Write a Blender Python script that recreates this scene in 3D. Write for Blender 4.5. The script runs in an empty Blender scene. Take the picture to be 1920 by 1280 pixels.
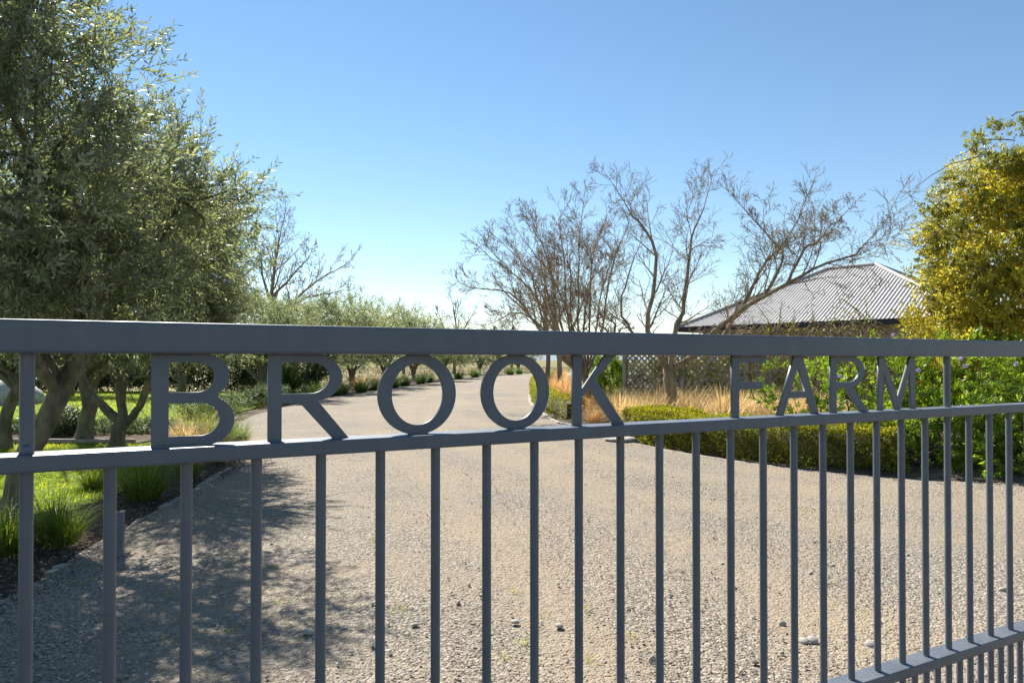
import bpy, bmesh, math, random
import numpy as np
from mathutils import Vector
R = math.radians
sc = bpy.context.scene
C = sc.collection

# ------------------------------------------------------------------ camera, sky, sun, exposure
EYE = 1.55
FPX = 1280.0                       # focal length in pixels of a 1920 wide picture
cam = bpy.data.cameras.new('camera')
cam.sensor_width = 36.0
cam.lens = 36.0 * FPX / 1920.0
cam.shift_y = 0.0116
cam.clip_start = 0.05
cam.clip_end = 6000.0
camo = bpy.data.objects.new('camera', cam)
C.objects.link(camo)
camo.location = (0, 0, EYE)
camo.rotation_euler = (R(90.57), 0, 0)
sc.camera = camo

SUN_EL, SUN_AZ = R(44), R(-30)     # azimuth from +Y, negative to the left
world = bpy.data.worlds.new('World')
sc.world = world
world.use_nodes = True
wn = world.node_tree
wn.nodes.clear()
wo = wn.nodes.new('ShaderNodeOutputWorld')
wb = wn.nodes.new('ShaderNodeBackground')
sky = wn.nodes.new('ShaderNodeTexSky')
sky.sky_type = 'NISHITA'
sky.sun_disc = False
sky.sun_elevation = SUN_EL
sky.sun_rotation = SUN_AZ
sky.altitude = 50
sky.air_density = 1.0
sky.dust_density = 0.0
sky.ozone_density = 1.1
wb.inputs['Strength'].default_value = 0.07
hsv = wn.nodes.new('ShaderNodeHueSaturation')
hsv.inputs['Hue'].default_value = 0.496
hsv.inputs['Saturation'].default_value = 1.1
wn.links.new(sky.outputs[0], hsv.inputs['Color'])
wn.links.new(hsv.outputs[0], wb.inputs['Color'])
wn.links.new(wb.outputs[0], wo.inputs['Surface'])

sl = bpy.data.lights.new('sun', 'SUN')
sl.energy = 5.0
sl.angle = R(0.5)
sl.color = (1.0, 0.95, 0.87)
so = bpy.data.objects.new('sun', sl)
C.objects.link(so)
sdir = Vector((math.sin(SUN_AZ) * math.cos(SUN_EL), math.cos(SUN_AZ) * math.cos(SUN_EL), math.sin(SUN_EL)))
so.rotation_euler = sdir.to_track_quat('Z', 'Y').to_euler()
so.location = (-10, 20, 30)

sc.view_settings.view_transform = 'Standard'
sc.view_settings.look = 'None'
sc.view_settings.exposure = 1.14
sc.view_settings.gamma = 1.0
sc.view_settings.use_curve_mapping = False

# ------------------------------------------------------------------ helpers
def W(px, Y):                      # sideways place of something seen at column px when it stands Y metres off
    return (px - 960.0) / FPX * Y
def HZ(py, Y):                     # its height
    return EYE + (675.0 - py) / FPX * Y

def tag(o, label=None, cat=None, group=None, kind=None):
    if label: o['label'] = label
    if cat: o['category'] = cat
    if group: o['group'] = group
    if kind: o['kind'] = kind
    return o

def empty(name, loc=(0, 0, 0), rz=0.0):
    o = bpy.data.objects.new(name, None)
    o.empty_display_size = 0.2
    C.objects.link(o)
    o.location = loc
    o.rotation_euler = (0, 0, rz)
    return o

def link(name, me, parent=None, loc=None):
    o = bpy.data.objects.new(name, me)
    C.objects.link(o)
    if parent is not None:
        o.parent = parent
        p = parent
        if loc is None and parent.get('_local') is None:
            # children are modelled in world space: undo the parent's placement
            from mathutils import Matrix
            m = Matrix.LocRotScale(parent.location, parent.rotation_euler, (1, 1, 1))
            o.matrix_parent_inverse = m.inverted()
    if loc is not None:
        o.location = loc
    return o

def npmesh(name, V, F, mat=None, rnd=None, smooth=False):
    V = np.ascontiguousarray(V, dtype=np.float32)
    F = np.ascontiguousarray(F, dtype=np.int32)
    me = bpy.data.meshes.new(name)
    nf, k = F.shape
    me.vertices.add(len(V)); me.vertices.foreach_set('co', V.ravel())
    me.loops.add(nf * k); me.loops.foreach_set('vertex_index', F.ravel())
    me.polygons.add(nf)
    me.polygons.foreach_set('loop_start', np.arange(0, nf * k, k, dtype=np.int32))
    me.polygons.foreach_set('loop_total', np.full(nf, k, dtype=np.int32))
    if smooth:
        me.polygons.foreach_set('use_smooth', np.ones(nf, dtype=bool))
    if rnd is not None:
        a = me.attributes.new('rnd', 'FLOAT', 'POINT')
        a.data.foreach_set('value', np.ascontiguousarray(rnd, dtype=np.float32))
    me.update(calc_edges=True)
    if mat: me.materials.append(mat)
    return me

class MB:
    """collects boxes and polygons of mixed size"""
    def __init__(s): s.v = []; s.f = []
    def box(s, x0, x1, y0, y1, z0, z1):
        b = len(s.v)
        s.v += [(x0,y0,z0),(x1,y0,z0),(x1,y1,z0),(x0,y1,z0),(x0,y0,z1),(x1,y0,z1),(x1,y1,z1),(x0,y1,z1)]
        s.f += [tuple(b+i for i in q) for q in ((0,3,2,1),(4,5,6,7),(0,1,5,4),(1,2,6,5),(2,3,7,6),(3,0,4,7))]
    def obox(s, p0, p1, w, t, up=(0, 0, 1)):
        p0, p1 = Vector(p0), Vector(p1); d = (p1-p0).normalized(); u = Vector(up); a = d.cross(u).normalized(); u = a.cross(d)
        b = len(s.v)
        for p in (p0, p1):
            for i, j in ((-1,-1),(1,-1),(1,1),(-1,1)):
                s.v.append(tuple(p + a*(i*w/2) + u*(j*t/2)))
        s.f += [tuple(b+i for i in q) for q in ((0,1,2,3),(7,6,5,4),(0,4,5,1),(1,5,6,2),(2,6,7,3),(3,7,4,0))]
    def poly(s, pts):
        b = len(s.v); s.v += [tuple(p) for p in pts]; s.f.append(tuple(range(b, b+len(pts))))
    def mesh(s, name, mat=None, bevel=0.0, seg=2):
        me = bpy.data.meshes.new(name)
        me.from_pydata(s.v, [], s.f)
        if bevel > 0:
            bm = bmesh.new(); bm.from_mesh(me)
            bmesh.ops.bevel(bm, geom=bm.edges[:], offset=bevel, segments=seg, affect='EDGES', profile=0.5)
            bm.to_mesh(me); bm.free()
        me.update()
        if mat: me.materials.append(mat)
        return me

def lump(D, rs, amp=0.16, k=3.2):
    """smooth bumps for unit directions D"""
    r = np.ones(len(D))
    for i in range(6):
        a = rs.normal(size=3) * k * (1 + 0.35*i); ph = rs.uniform(0, 6.28)
        r += amp / (1 + 0.4*i) * np.sin(D @ a + ph)
    return r

def unit(a):
    return a / np.maximum(np.linalg.norm(a, axis=1, keepdims=True), 1e-9)

def rdirs(rs, n):
    return unit(rs.normal(size=(n, 3)))

def leaf_mesh(name, P, D, N, L, Wd, mat, rnd, bend=0.12):
    """one folded leaf (two quads... as two triangles pairs) per row"""
    D = unit(D); S = unit(np.cross(D, N)); N2 = np.cross(S, D)
    L = np.asarray(L).reshape(-1, 1) * np.ones((len(P), 1)); Wd = np.asarray(Wd).reshape(-1, 1) * np.ones((len(P), 1))
    v0 = P; v1 = P + D*L*0.48 + S*Wd*0.5 + N2*L*bend*0.6; v2 = P + D*L - N2*L*bend*0.3; v3 = P + D*L*0.48 - S*Wd*0.5 + N2*L*bend*0.6
    V = np.stack([v0, v1, v2, v3], 1).reshape(-1, 3)
    i = np.arange(len(P))[:, None] * 4
    F = np.concatenate([i + np.array([[0, 1, 2]]), i + np.array([[0, 2, 3]])], 0)
    return npmesh(name, V, F, mat, np.repeat(rnd, 4))

def shell(blobs, n, rs, lo=0.55, flat=None, amp=0.16):
    """points and outward directions spread through the outer part of a union of ellipsoids"""
    B = np.array(blobs, float)
    w = B[:, 3]*B[:, 4] + B[:, 4]*B[:, 5] + B[:, 3]*B[:, 5]
    w /= w.sum()
    ids = rs.choice(len(B), n, p=w)
    D = rdirs(rs, n)
    rad = lump(D + ids[:, None]*1.7, np.random.RandomState(int(abs(B[0, 0])*100) % 999), amp) * (lo + (1-lo)*rs.uniform(0, 1, n)**0.6)
    P = B[ids, :3] + D * B[ids, 3:6] * rad[:, None]
    O = unit(D / B[ids, 3:6])
    return P, O

def sprays(name, blobs, ntw, nl, L, Wd, tw, mat, seed, up=0.35, clusters=0, crad=0.3, zmin=None, lo=0.5, amp=0.16, whorl=False, droop=0.0, keep=None, spread=0.9):
    """leafy shoots through a crown: ntw shoots of nl leaves each. returns leaf mesh and the shoots as segments"""
    rs = np.random.RandomState(seed)
    if clusters:
        cp, co = shell(blobs, clusters, rs, lo, amp=amp)
        k = rs.randint(0, clusters, ntw)
        P = cp[k] + rdirs(rs, ntw) * crad * rs.uniform(0.1, 1, (ntw, 1))
        O = co[k]
    else:
        P, O = shell(blobs, ntw, rs, lo, amp=amp)
    if zmin is not None:
        m = P[:, 2] > zmin + rs.uniform(-0.1, 0.35, len(P)); P, O = P[m], O[m]
    if keep is not None:
        m = keep(P, rs); P, O = P[m], O[m]
    n = len(P)
    D = unit(O*0.8 + rs.normal(size=(n, 3))*0.55 + np.array([0, 0, up]))
    ln = tw * rs.uniform(0.55, 1.35, n)
    t = (np.arange(nl) + 0.6) / nl
    if whorl: t = 0.45 + 0.55*t
    # shoot point i at fraction t with a slight droop
    Q = P[:, None, :] + D[:, None, :] * (ln[:, None] * t[None, :])[:, :, None]
    Q[:, :, 2] -= droop * (ln[:, None] * t[None, :]**2)
    side = rdirs(rs, n)
    A = unit(np.cross(D, side)); Bv = np.cross(D, A)
    ang = np.arange(nl)[None, :] * (2.4 if whorl else math.pi/2*1.0) + rs.uniform(0, 6.28, (n, 1))
    if not whorl:
        ang = (np.arange(nl)[None, :] % 2) * math.pi + (np.arange(nl)[None, :] // 2) * 1.35 + rs.uniform(0, 6.28, (n, 1))
    sidev = A[:, None, :] * np.cos(ang)[:, :, None] + Bv[:, None, :] * np.sin(ang)[:, :, None]
    LD = sidev * spread + D[:, None, :] * (1.15 - 0.4*spread) + rs.normal(size=(n, nl, 3)) * 0.16
    NN = np.cross(LD.reshape(-1, 3), np.cross(D[:, None, :] + 0*LD, LD).reshape(-1, 3)) * -1 + rs.normal(size=(n*nl, 3))*0.2
    rn = np.clip(rs.uniform(0, 1, n)[:, None]*0.55 + rs.uniform(0, 0.45, (n, nl)), 0, 1).ravel()
    sz = rs.uniform(0.7, 1.2, n*nl) * np.tile(1.0 - 0.35*np.abs(t-0.45), n)
    me = leaf_mesh(name, Q.reshape(-1, 3), LD.reshape(-1, 3), NN, L*sz, Wd*sz, mat, rn)
    return me, (P - D*0.12, P + D*ln[:, None])

def stick_mesh(name, A, B, r, mat):
    """thin three sided sticks from A to B"""
    D = unit(B-A); S = unit(np.cross(D, np.array([0.31, 0.62, 0.2]))); T = np.cross(D, S)
    r = np.asarray(r).reshape(-1, 1) * np.ones((len(A), 1))
    vs = []
    for P, k in ((A, 1.0), (B, 0.45)):
        for a in (0, 2.094, 4.189):
            vs.append(P + (S*math.cos(a) + T*math.sin(a)) * r * k)
    V = np.stack(vs, 1).reshape(-1, 3)
    i = np.arange(len(A))[:, None] * 6
    F = np.concatenate([i + np.array([[a, (a+1) % 3, 3+(a+1) % 3, 3+a]]) for a in range(3)], 0)
    return npmesh(name, V, F, mat, smooth=True)

def tube_data(pts, rad, sides):
    pts = np.asarray(pts, float); n = len(pts)
    T = np.gradient(pts, axis=0); T = unit(T)
    ref = np.array([0.13, 0.97, 0.2]) if abs(T[0] @ np.array([0.13, 0.97, 0.2])) < 0.8 else np.array([1.0, 0.1, 0.0])
    S = unit(np.cross(T, ref[None, :])); U = np.cross(T, S)
    a = np.arange(sides) * 2*math.pi/sides
    ring = S[:, None, :]*np.cos(a)[None, :, None] + U[:, None, :]*np.sin(a)[None, :, None]
    V = pts[:, None, :] + ring * np.asarray(rad, float)[:, None, None]
    V = V.reshape(-1, 3)
    i = np.arange(n-1)[:, None]*sides; j = np.arange(sides)[None, :]; jn = (j+1) % sides
    F = np.stack([i+j, i+jn, i+sides+jn, i+sides+j], -1).reshape(-1, 4)
    return V, F

def tubes(name, items, mat, rnd=None):
    Vs, Fs, b = [], [], 0
    for pts, rad, sides in items:
        V, F = tube_data(pts, rad, sides)
        Vs.append(V); Fs.append(F + b); b += len(V)
    return npmesh(name, np.concatenate(Vs), np.concatenate(Fs), mat, smooth=True)

def curve_pts(ctrl, n, rs=None, jit=0.0):
    """Catmull-Rom through control points"""
    c = np.array(ctrl, float)
    c = np.vstack([2*c[0]-c[1], c, 2*c[-1]-c[-2]])
    out = []
    m = len(c) - 3
    for u in np.linspace(0, m-1e-6, n):
        i = int(u); t = u - i
        p0, p1, p2, p3 = c[i:i+4]
        out.append(0.5*((2*p1) + (-p0+p2)*t + (2*p0-5*p1+4*p2-p3)*t*t + (-p0+3*p1-3*p2+p3)*t**3))
    out = np.array(out)
    if rs is not None and jit > 0:
        out[1:-1] += rs.normal(size=(n-2, out.shape[1]))*jit
    return out

def grow(rs, p, d, L, r, lev, maxlev, out, kids=(9, 6, 4), up=0.05, wig=0.14, ratio=0.5, rmin=0.004, ang=0.75):
    n = (8, 7, 6, 4, 3)[min(lev, 4)]
    pts = [np.array(p, float)]; d = np.array(d, float)
    dirs = [d.copy()]
    for i in range(n):
        d = d + rs.normal(size=3)*wig + np.array([0, 0, up])
        d /= np.linalg.norm(d)
        pts.append(pts[-1] + d*L/n); dirs.append(d.copy())
    tt = np.linspace(0, 1, n+1)
    rad = np.maximum(r*(1-0.78*tt), rmin*0.8)
    out.append((np.array(pts), rad, (6, 5, 4, 3, 3)[min(lev, 4)]))
    if lev >= maxlev: return
    k = kids[min(lev, len(kids)-1)]
    for q in range(k):
        t = 0.22 + 0.78*(q + rs.uniform(0.1, 0.9))/k
        i = min(int(t*n), n-1); fr = t*n - i
        b = pts[i]*(1-fr) + pts[i+1]*fr
        ax = rs.normal(size=3); ax -= dirs[i]*(ax @ dirs[i]); ax /= np.linalg.norm(ax)
        a = ang*rs.uniform(0.6, 1.3)
        nd = dirs[i]*math.cos(a) + ax*math.sin(a)
        grow(rs, b, nd, L*ratio*rs.uniform(0.7, 1.25)*(1.15-0.5*t), max(r*(1-0.78*t)*0.62, rmin), lev+1, maxlev, out, kids, up, wig*1.02, ratio, rmin, ang)

def rock_mesh(name, seed, mat, sub=2, amp=0.18, flat=0.6):
    bm = bmesh.new(); bmesh.ops.create_icosphere(bm, subdivisions=sub, radius=1)
    rs = np.random.RandomState(seed)
    D = np.array([v.co[:] for v in bm.verts]); r = lump(D, rs, amp, 1.6)
    for v, k in zip(bm.verts, r): v.co = v.co*k; v.co.z *= flat
    for f in bm.faces: f.smooth = True
    me = bpy.data.meshes.new(name); bm.to_mesh(me); bm.free(); me.materials.append(mat); return me

# ------------------------------------------------------------------ materials
def newmat(name):
    m = bpy.data.materials.new(name); m.use_nodes = True
    nt = m.node_tree; nt.nodes.clear()
    out = nt.nodes.new('ShaderNodeOutputMaterial')
    return m, nt, out

def N(nt, typ, **kw):
    n = nt.nodes.new(typ)
    for k, v in kw.items():
        if hasattr(n, k): setattr(n, k, v)
        else: n.inputs[k].default_value = v
    return n

def ramp(nt, fac, stops):
    r = nt.nodes.new('ShaderNodeValToRGB')
    el = r.color_ramp.elements
    while len(el) < len(stops): el.new(0.5)
    for e, (p, c) in zip(el, stops):
        e.position = p; e.color = (*c, 1)
    nt.links.new(fac, r.inputs[0])
    return r.outputs[0]

def noise(nt, scale, detail=4, rough=0.55, vec=None):
    n = N(nt, 'ShaderNodeTexNoise'); n.inputs['Scale'].default_value = scale; n.inputs['Detail'].default_value = detail; n.inputs['Roughness'].default_value = rough
    if vec is not None: nt.links.new(vec, n.inputs['Vector'])
    return n.outputs['Fac']

def objco(nt):
    return nt.nodes.new('ShaderNodeTexCoord').outputs['Object']

def bump(nt, h, strength=0.4, dist=0.01, prev=None):
    b = nt.nodes.new('ShaderNodeBump'); b.inputs['Strength'].default_value = strength; b.inputs['Distance'].default_value = dist
    nt.links.new(h, b.inputs['Height'])
    if prev is not None: nt.links.new(prev, b.inputs['Normal'])
    return b.outputs[0]

def leaf_mat(name, stops, trans=0.35, tcol=None, rough=0.42, spec=0.5):
    m, nt, out = newmat(name)
    at = nt.nodes.new('ShaderNodeAttribute'); at.attribute_name = 'rnd'
    col = ramp(nt, at.outputs['Fac'], stops)
    p = nt.nodes.new('ShaderNodeBsdfPrincipled')
    p.inputs['Roughness'].default_value = rough
    p.inputs['Specular IOR Level'].default_value = spec
    nt.links.new(col, p.inputs['Base Color'])
    t = nt.nodes.new('ShaderNodeBsdfTranslucent')
    mx = nt.nodes.new('ShaderNodeMix'); mx.data_type = 'RGBA'; mx.blend_type = 'MULTIPLY'; mx.inputs[0].default_value = 1.0
    nt.links.new(col, mx.inputs[6]); mx.inputs[7].default_value = (*(tcol or (1.6, 1.7, 0.7)), 1)
    nt.links.new(mx.outputs[2], t.inputs['Color'])
    ms = nt.nodes.new('ShaderNodeMixShader'); ms.inputs[0].default_value = trans
    nt.links.new(p.outputs[0], ms.inputs[1]); nt.links.new(t.outputs[0], ms.inputs[2])
    nt.links.new(ms.outputs[0], out.inputs[0])
    return m

def bark_mat(name, c0, c1, c2, scale=9.0, bs=0.6):
    m, nt, out = newmat(name)
    co = objco(nt)
    mp = nt.nodes.new('ShaderNodeMapping'); mp.inputs['Scale'].default_value = (1, 1, 0.35); nt.links.new(co, mp.inputs[0])
    n1 = noise(nt, scale, 6, 0.65, mp.outputs[0])
    n2 = noise(nt, scale*6, 4, 0.6, mp.outputs[0])
    p = nt.nodes.new('ShaderNodeBsdfPrincipled'); p.inputs['Roughness'].default_value = 0.9; p.inputs['Specular IOR Level'].default_value = 0.2
    nt.links.new(ramp(nt, n1, [(0.3, c0), (0.5, c1), (0.68, c2)]), p.inputs['Base Color'])
    nt.links.new(bump(nt, n1, bs, 0.03, bump(nt, n2, bs, 0.008)), p.inputs['Normal'])
    nt.links.new(p.outputs[0], out.inputs[0])
    return m

def soil_mat(name, stops, s1, s2, bs=0.6, bd=0.02):
    m, nt, out = newmat(name)
    co = objco(nt)
    a = noise(nt, s1, 5, 0.6, co); b = noise(nt, s2, 5, 0.65, co)
    mth = N(nt, 'ShaderNodeMath', operation='MULTIPLY_ADD'); nt.links.new(a, mth.inputs[0]); mth.inputs[1].default_value = 0.5
    h = N(nt, 'ShaderNodeMath', operation='MULTIPLY'); nt.links.new(b, h.inputs[0]); h.inputs[1].default_value = 0.5
    nt.links.new(h.outputs[0], mth.inputs[2])
    p = nt.nodes.new('ShaderNodeBsdfPrincipled'); p.inputs['Roughness'].default_value = 0.95; p.inputs['Specular IOR Level'].default_value = 0.1
    nt.links.new(ramp(nt, mth.outputs[0], stops), p.inputs['Base Color'])
    nt.links.new(bump(nt, b, bs, bd), p.inputs['Normal'])
    nt.links.new(p.outputs[0], out.inputs[0])
    return m

M = {}
# satin powder coat of the gate
m, nt, out = newmat('gate_paint')
co = objco(nt)
p = nt.nodes.new('ShaderNodeBsdfPrincipled')
nn = noise(nt, 7, 5, 0.6, co); fine = noise(nt, 420, 2, 0.5, co)
st_ = nt.nodes.new('ShaderNodeMapping'); st_.inputs['Scale'].default_value = (45, 45, 3.5); nt.links.new(co, st_.inputs[0])
streak = noise(nt, 1.0, 5, 0.6, st_.outputs[0])
speck = N(nt, 'ShaderNodeMapRange'); nt.links.new(noise(nt, 130, 3, 0.7, co), speck.inputs[0]); speck.inputs[1].default_value = 0.66; speck.inputs[2].default_value = 0.76; speck.inputs[4].default_value = 0.3
mxa = N(nt, 'ShaderNodeMath', operation='MULTIPLY_ADD'); nt.links.new(streak, mxa.inputs[0]); mxa.inputs[1].default_value = 0.45; nt.links.new(nn, mxa.inputs[2])
base = ramp(nt, mxa.outputs[0], [(0.5, (0.088, 0.103, 0.127)), (0.72, (0.106, 0.120, 0.143)), (0.95, (0.134, 0.145, 0.164))])
mxc = nt.nodes.new('ShaderNodeMix'); mxc.data_type = 'RGBA'; nt.links.new(speck.outputs[0], mxc.inputs[0]); nt.links.new(base, mxc.inputs[6]); mxc.inputs[7].default_value = (0.24, 0.22, 0.19, 1)
nt.links.new(mxc.outputs[2], p.inputs['Base Color'])
rr = N(nt, 'ShaderNodeMapRange'); nt.links.new(nn, rr.inputs[0]); rr.inputs[3].default_value = 0.34; rr.inputs[4].default_value = 0.54
nt.links.new(rr.outputs[0], p.inputs['Roughness'])
nt.links.new(bump(nt, fine, 0.05, 0.001), p.inputs['Normal'])
nt.links.new(p.outputs[0], out.inputs[0])
M['gate'] = m

# gravel drive: compacted sandy fines with small stones pressed in
m, nt, out = newmat('gravel_fines')
co = objco(nt)
vo = N(nt, 'ShaderNodeTexVoronoi', feature='F1'); vo.inputs['Scale'].default_value = 75; nt.links.new(co, vo.inputs['Vector'])
vo2 = N(nt, 'ShaderNodeTexVoronoi', feature='F1'); vo2.inputs['Scale'].default_value = 33; nt.links.new(co, vo2.inputs['Vector'])
sep = nt.nodes.new('ShaderNodeSeparateColor'); nt.links.new(vo.outputs['Color'], sep.inputs[0])
stones = ramp(nt, sep.outputs[0], [(0.0, (0.10, 0.088, 0.072)), (0.35, (0.205, 0.176, 0.138)), (0.7, (0.305, 0.262, 0.205)), (1.0, (0.44, 0.39, 0.315))])
sand = ramp(nt, noise(nt, 14, 5, 0.6, co), [(0.3, (0.245, 0.20, 0.145)), (0.7, (0.35, 0.295, 0.22))])
mk = N(nt, 'ShaderNodeMapRange'); nt.links.new(noise(nt, 0.75, 5, 0.62, co), mk.inputs[0]); mk.inputs[1].default_value = 0.46; mk.inputs[2].default_value = 0.66
tr = nt.nodes.new('ShaderNodeAttribute'); tr.attribute_name = 'track'
ad = N(nt, 'ShaderNodeMath', operation='MULTIPLY_ADD'); nt.links.new(tr.outputs['Fac'], ad.inputs[0]); ad.inputs[1].default_value = 0.75; nt.links.new(mk.outputs[0], ad.inputs[2]); ad.use_clamp = True
mx = nt.nodes.new('ShaderNodeMix'); mx.data_type = 'RGBA'; nt.links.new(ad.outputs[0], mx.inputs[0]); nt.links.new(stones, mx.inputs[6]); nt.links.new(sand, mx.inputs[7])
big = ramp(nt, noise(nt, 0.28, 4, 0.6, co), [(0.35, (0.86, 0.87, 0.89)), (0.65, (1.05, 1.0, 0.95))])
mx2 = nt.nodes.new('ShaderNodeMix'); mx2.data_type = 'RGBA'; mx2.blend_type = 'MULTIPLY'; mx2.inputs[0].default_value = 1.0
nt.links.new(mx.outputs[2], mx2.inputs[6]); nt.links.new(big, mx2.inputs[7])
p = nt.nodes.new('ShaderNodeBsdfPrincipled'); p.inputs['Roughness'].default_value = 0.92; p.inputs['Specular IOR Level'].default_value = 0.2
nt.links.new(mx2.outputs[2], p.inputs['Base Color'])
iv = N(nt, 'ShaderNodeMath', operation='SUBTRACT'); iv.inputs[0].default_value = 1.0; nt.links.new(vo.outputs['Distance'], iv.inputs[1])
iv2 = N(nt, 'ShaderNodeMath', operation='SUBTRACT'); iv2.inputs[0].default_value = 1.0; nt.links.new(vo2.outputs['Distance'], iv2.inputs[1])
nt.links.new(bump(nt, iv.outputs[0], 0.75, 0.012, bump(nt, iv2.outputs[0], 0.5, 0.02)), p.inputs['Normal'])
nt.links.new(p.outputs[0], out.inputs[0])
M['drive'] = m

m, nt, out = newmat('pebble_stone')
at = nt.nodes.new('ShaderNodeAttribute'); at.attribute_name = 'rnd'
p = nt.nodes.new('ShaderNodeBsdfPrincipled'); p.inputs['Roughness'].default_value = 0.8; p.inputs['Specular IOR Level'].default_value = 0.3
nt.links.new(ramp(nt, at.outputs['Fac'], [(0.0, (0.12, 0.112, 0.10)), (0.2, (0.21, 0.185, 0.15)), (0.5, (0.315, 0.272, 0.215)), (0.75, (0.405, 0.355, 0.288)), (0.95, (0.52, 0.47, 0.40)), (1.0, (0.34, 0.23, 0.16))]), p.inputs['Base Color'])
nt.links.new(p.outputs[0], out.inputs[0])
M['pebble'] = m

def stone_mat(name, c0, c1):
    m, nt, out = newmat(name)
    co = objco(nt)
    p = nt.nodes.new('ShaderNodeBsdfPrincipled'); p.inputs['Roughness'].default_value = 0.85
    n1 = noise(nt, 9, 7, 0.65, co)
    nt.links.new(ramp(nt, n1, [(0.3, c0), (0.7, c1)]), p.inputs['Base Color'])
    nt.links.new(bump(nt, noise(nt, 40, 6, 0.6, co), 0.4, 0.01), p.inputs['Normal'])
    nt.links.new(p.outputs[0], out.inputs[0])
    return m
M['rock'] = stone_mat('pale_rock', (0.26, 0.25, 0.23), (0.5, 0.48, 0.44))
M['concrete'] = stone_mat('edging_concrete', (0.20, 0.18, 0.145), (0.38, 0.34, 0.28))
M['pebble_big'] = stone_mat('smooth_pebble', (0.28, 0.26, 0.23), (0.43, 0.40, 0.35))

M['field'] = soil_mat('dry_field', [(0.3, (0.12, 0.125, 0.04)), (0.5, (0.21, 0.18, 0.075)), (0.7, (0.26, 0.19, 0.11))], 0.12, 9, 0.5, 0.05)
M['mulch'] = soil_mat('bark_mulch', [(0.32, (0.055, 0.04, 0.03)), (0.5, (0.13, 0.1, 0.075)), (0.66, (0.24, 0.19, 0.14))], 2.5, 38, 1.0, 0.04)
M['bounce_cut'] = soil_mat('bounce_cut_dark', [(0.35, (0.035, 0.035, 0.037)), (0.65, (0.065, 0.063, 0.06))], 0.8, 90, 0.5, 0.006)
M['lawn'] = soil_mat('lawn_turf', [(0.3, (0.07, 0.11, 0.015)), (0.5, (0.12, 0.18, 0.02)), (0.7, (0.18, 0.22, 0.04))], 0.8, 60, 0.8, 0.03)
M['grass'] = leaf_mat('grass_blade', [(0, (0.18, 0.24, 0.012)), (0.6, (0.31, 0.36, 0.016)), (1, (0.42, 0.40, 0.06))], 0.6, (1.9, 1.8, 0.5), 0.5, 0.3)
M['tuss_green'] = leaf_mat('green_tussock_blade', [(0, (0.06, 0.11, 0.02)), (0.6, (0.13, 0.19, 0.035)), (0.85, (0.22, 0.24, 0.06)), (1, (0.4, 0.32, 0.14))], 0.45, (1.6, 1.7, 0.6), 0.45, 0.3)
M['tuss_dark'] = leaf_mat('dark_tussock_blade', [(0, (0.04, 0.08, 0.03)), (0.7, (0.08, 0.13, 0.04)), (1, (0.2, 0.2, 0.07))], 0.4, (1.4, 1.6, 0.6), 0.45, 0.3)
M['tuss_gold'] = leaf_mat('golden_tussock_blade', [(0, (0.46, 0.31, 0.14)), (0.5, (0.64, 0.49, 0.24)), (1, (0.76, 0.65, 0.40))], 0.5, (1.25, 1.15, 0.9), 0.5, 0.3)
M['tuss_orange'] = leaf_mat('orange_tussock_blade', [(0, (0.44, 0.25, 0.10)), (0.5, (0.60, 0.40, 0.18)), (1, (0.72, 0.56, 0.31))], 0.5, (1.3, 1.1, 0.8), 0.5, 0.3)
M['olive'] = leaf_mat('olive_leaf', [(0, (0.085, 0.118, 0.09)), (0.35, (0.17, 0.205, 0.14)), (0.7, (0.31, 0.335, 0.25)), (1, (0.50, 0.50, 0.40))], 0.43, (1.4, 1.4, 0.6), 0.45, 0.4)
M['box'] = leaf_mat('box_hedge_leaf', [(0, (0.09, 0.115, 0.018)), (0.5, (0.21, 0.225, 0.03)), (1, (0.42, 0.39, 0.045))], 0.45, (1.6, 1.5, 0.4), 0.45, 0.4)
M['shrub'] = leaf_mat('bright_shrub_leaf', [(0, (0.07, 0.13, 0.018)), (0.5, (0.19, 0.28, 0.035)), (1, (0.36, 0.43, 0.07))], 0.5, (1.7, 1.7, 0.5), 0.4, 0.45)
M['vine_green'] = leaf_mat('climber_leaf', [(0, (0.09, 0.11, 0.02)), (0.5, (0.19, 0.20, 0.035)), (1, (0.32, 0.31, 0.08))], 0.42, (1.6, 1.5, 0.5), 0.4, 0.5)
M['vine_gold'] = leaf_mat('golden_climber_leaf', [(0, (0.30, 0.20, 0.06)), (0.3, (0.43, 0.37, 0.06)), (0.7, (0.50, 0.50, 0.07)), (1, (0.58, 0.57, 0.16))], 0.55, (1.5, 1.35, 0.5), 0.45, 0.4)
M['dark_leaf'] = leaf_mat('dark_shrub_leaf', [(0, (0.03, 0.045, 0.016)), (0.6, (0.05, 0.075, 0.025)), (1, (0.09, 0.12, 0.035))], 0.2, (1.4, 1.6, 0.6), 0.4, 0.5)
M['rosemary'] = leaf_mat('grey_green_leaf', [(0, (0.05, 0.075, 0.03)), (0.6, (0.10, 0.14, 0.06)), (1, (0.18, 0.22, 0.10))], 0.25, (1.5, 1.6, 0.6), 0.5, 0.3)
M['scrub'] = leaf_mat('field_grass_blade', [(0, (0.16, 0.11, 0.08)), (0.4, (0.21, 0.165, 0.11)), (0.75, (0.19, 0.185, 0.09)), (1, (0.27, 0.235, 0.15))], 0.3, (1.2, 1.1, 0.9), 0.7, 0.2)
M['bud'] = leaf_mat('spring_bud_leaf', [(0, (0.13, 0.17, 0.05)), (1, (0.26, 0.28, 0.10))], 0.4)
M['dead'] = leaf_mat('dry_leaf', [(0, (0.20, 0.10, 0.05)), (0.6, (0.32, 0.19, 0.09)), (1, (0.42, 0.17, 0.07))], 0.2, (1.2, 1.1, 0.8), 0.7, 0.2)
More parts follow.
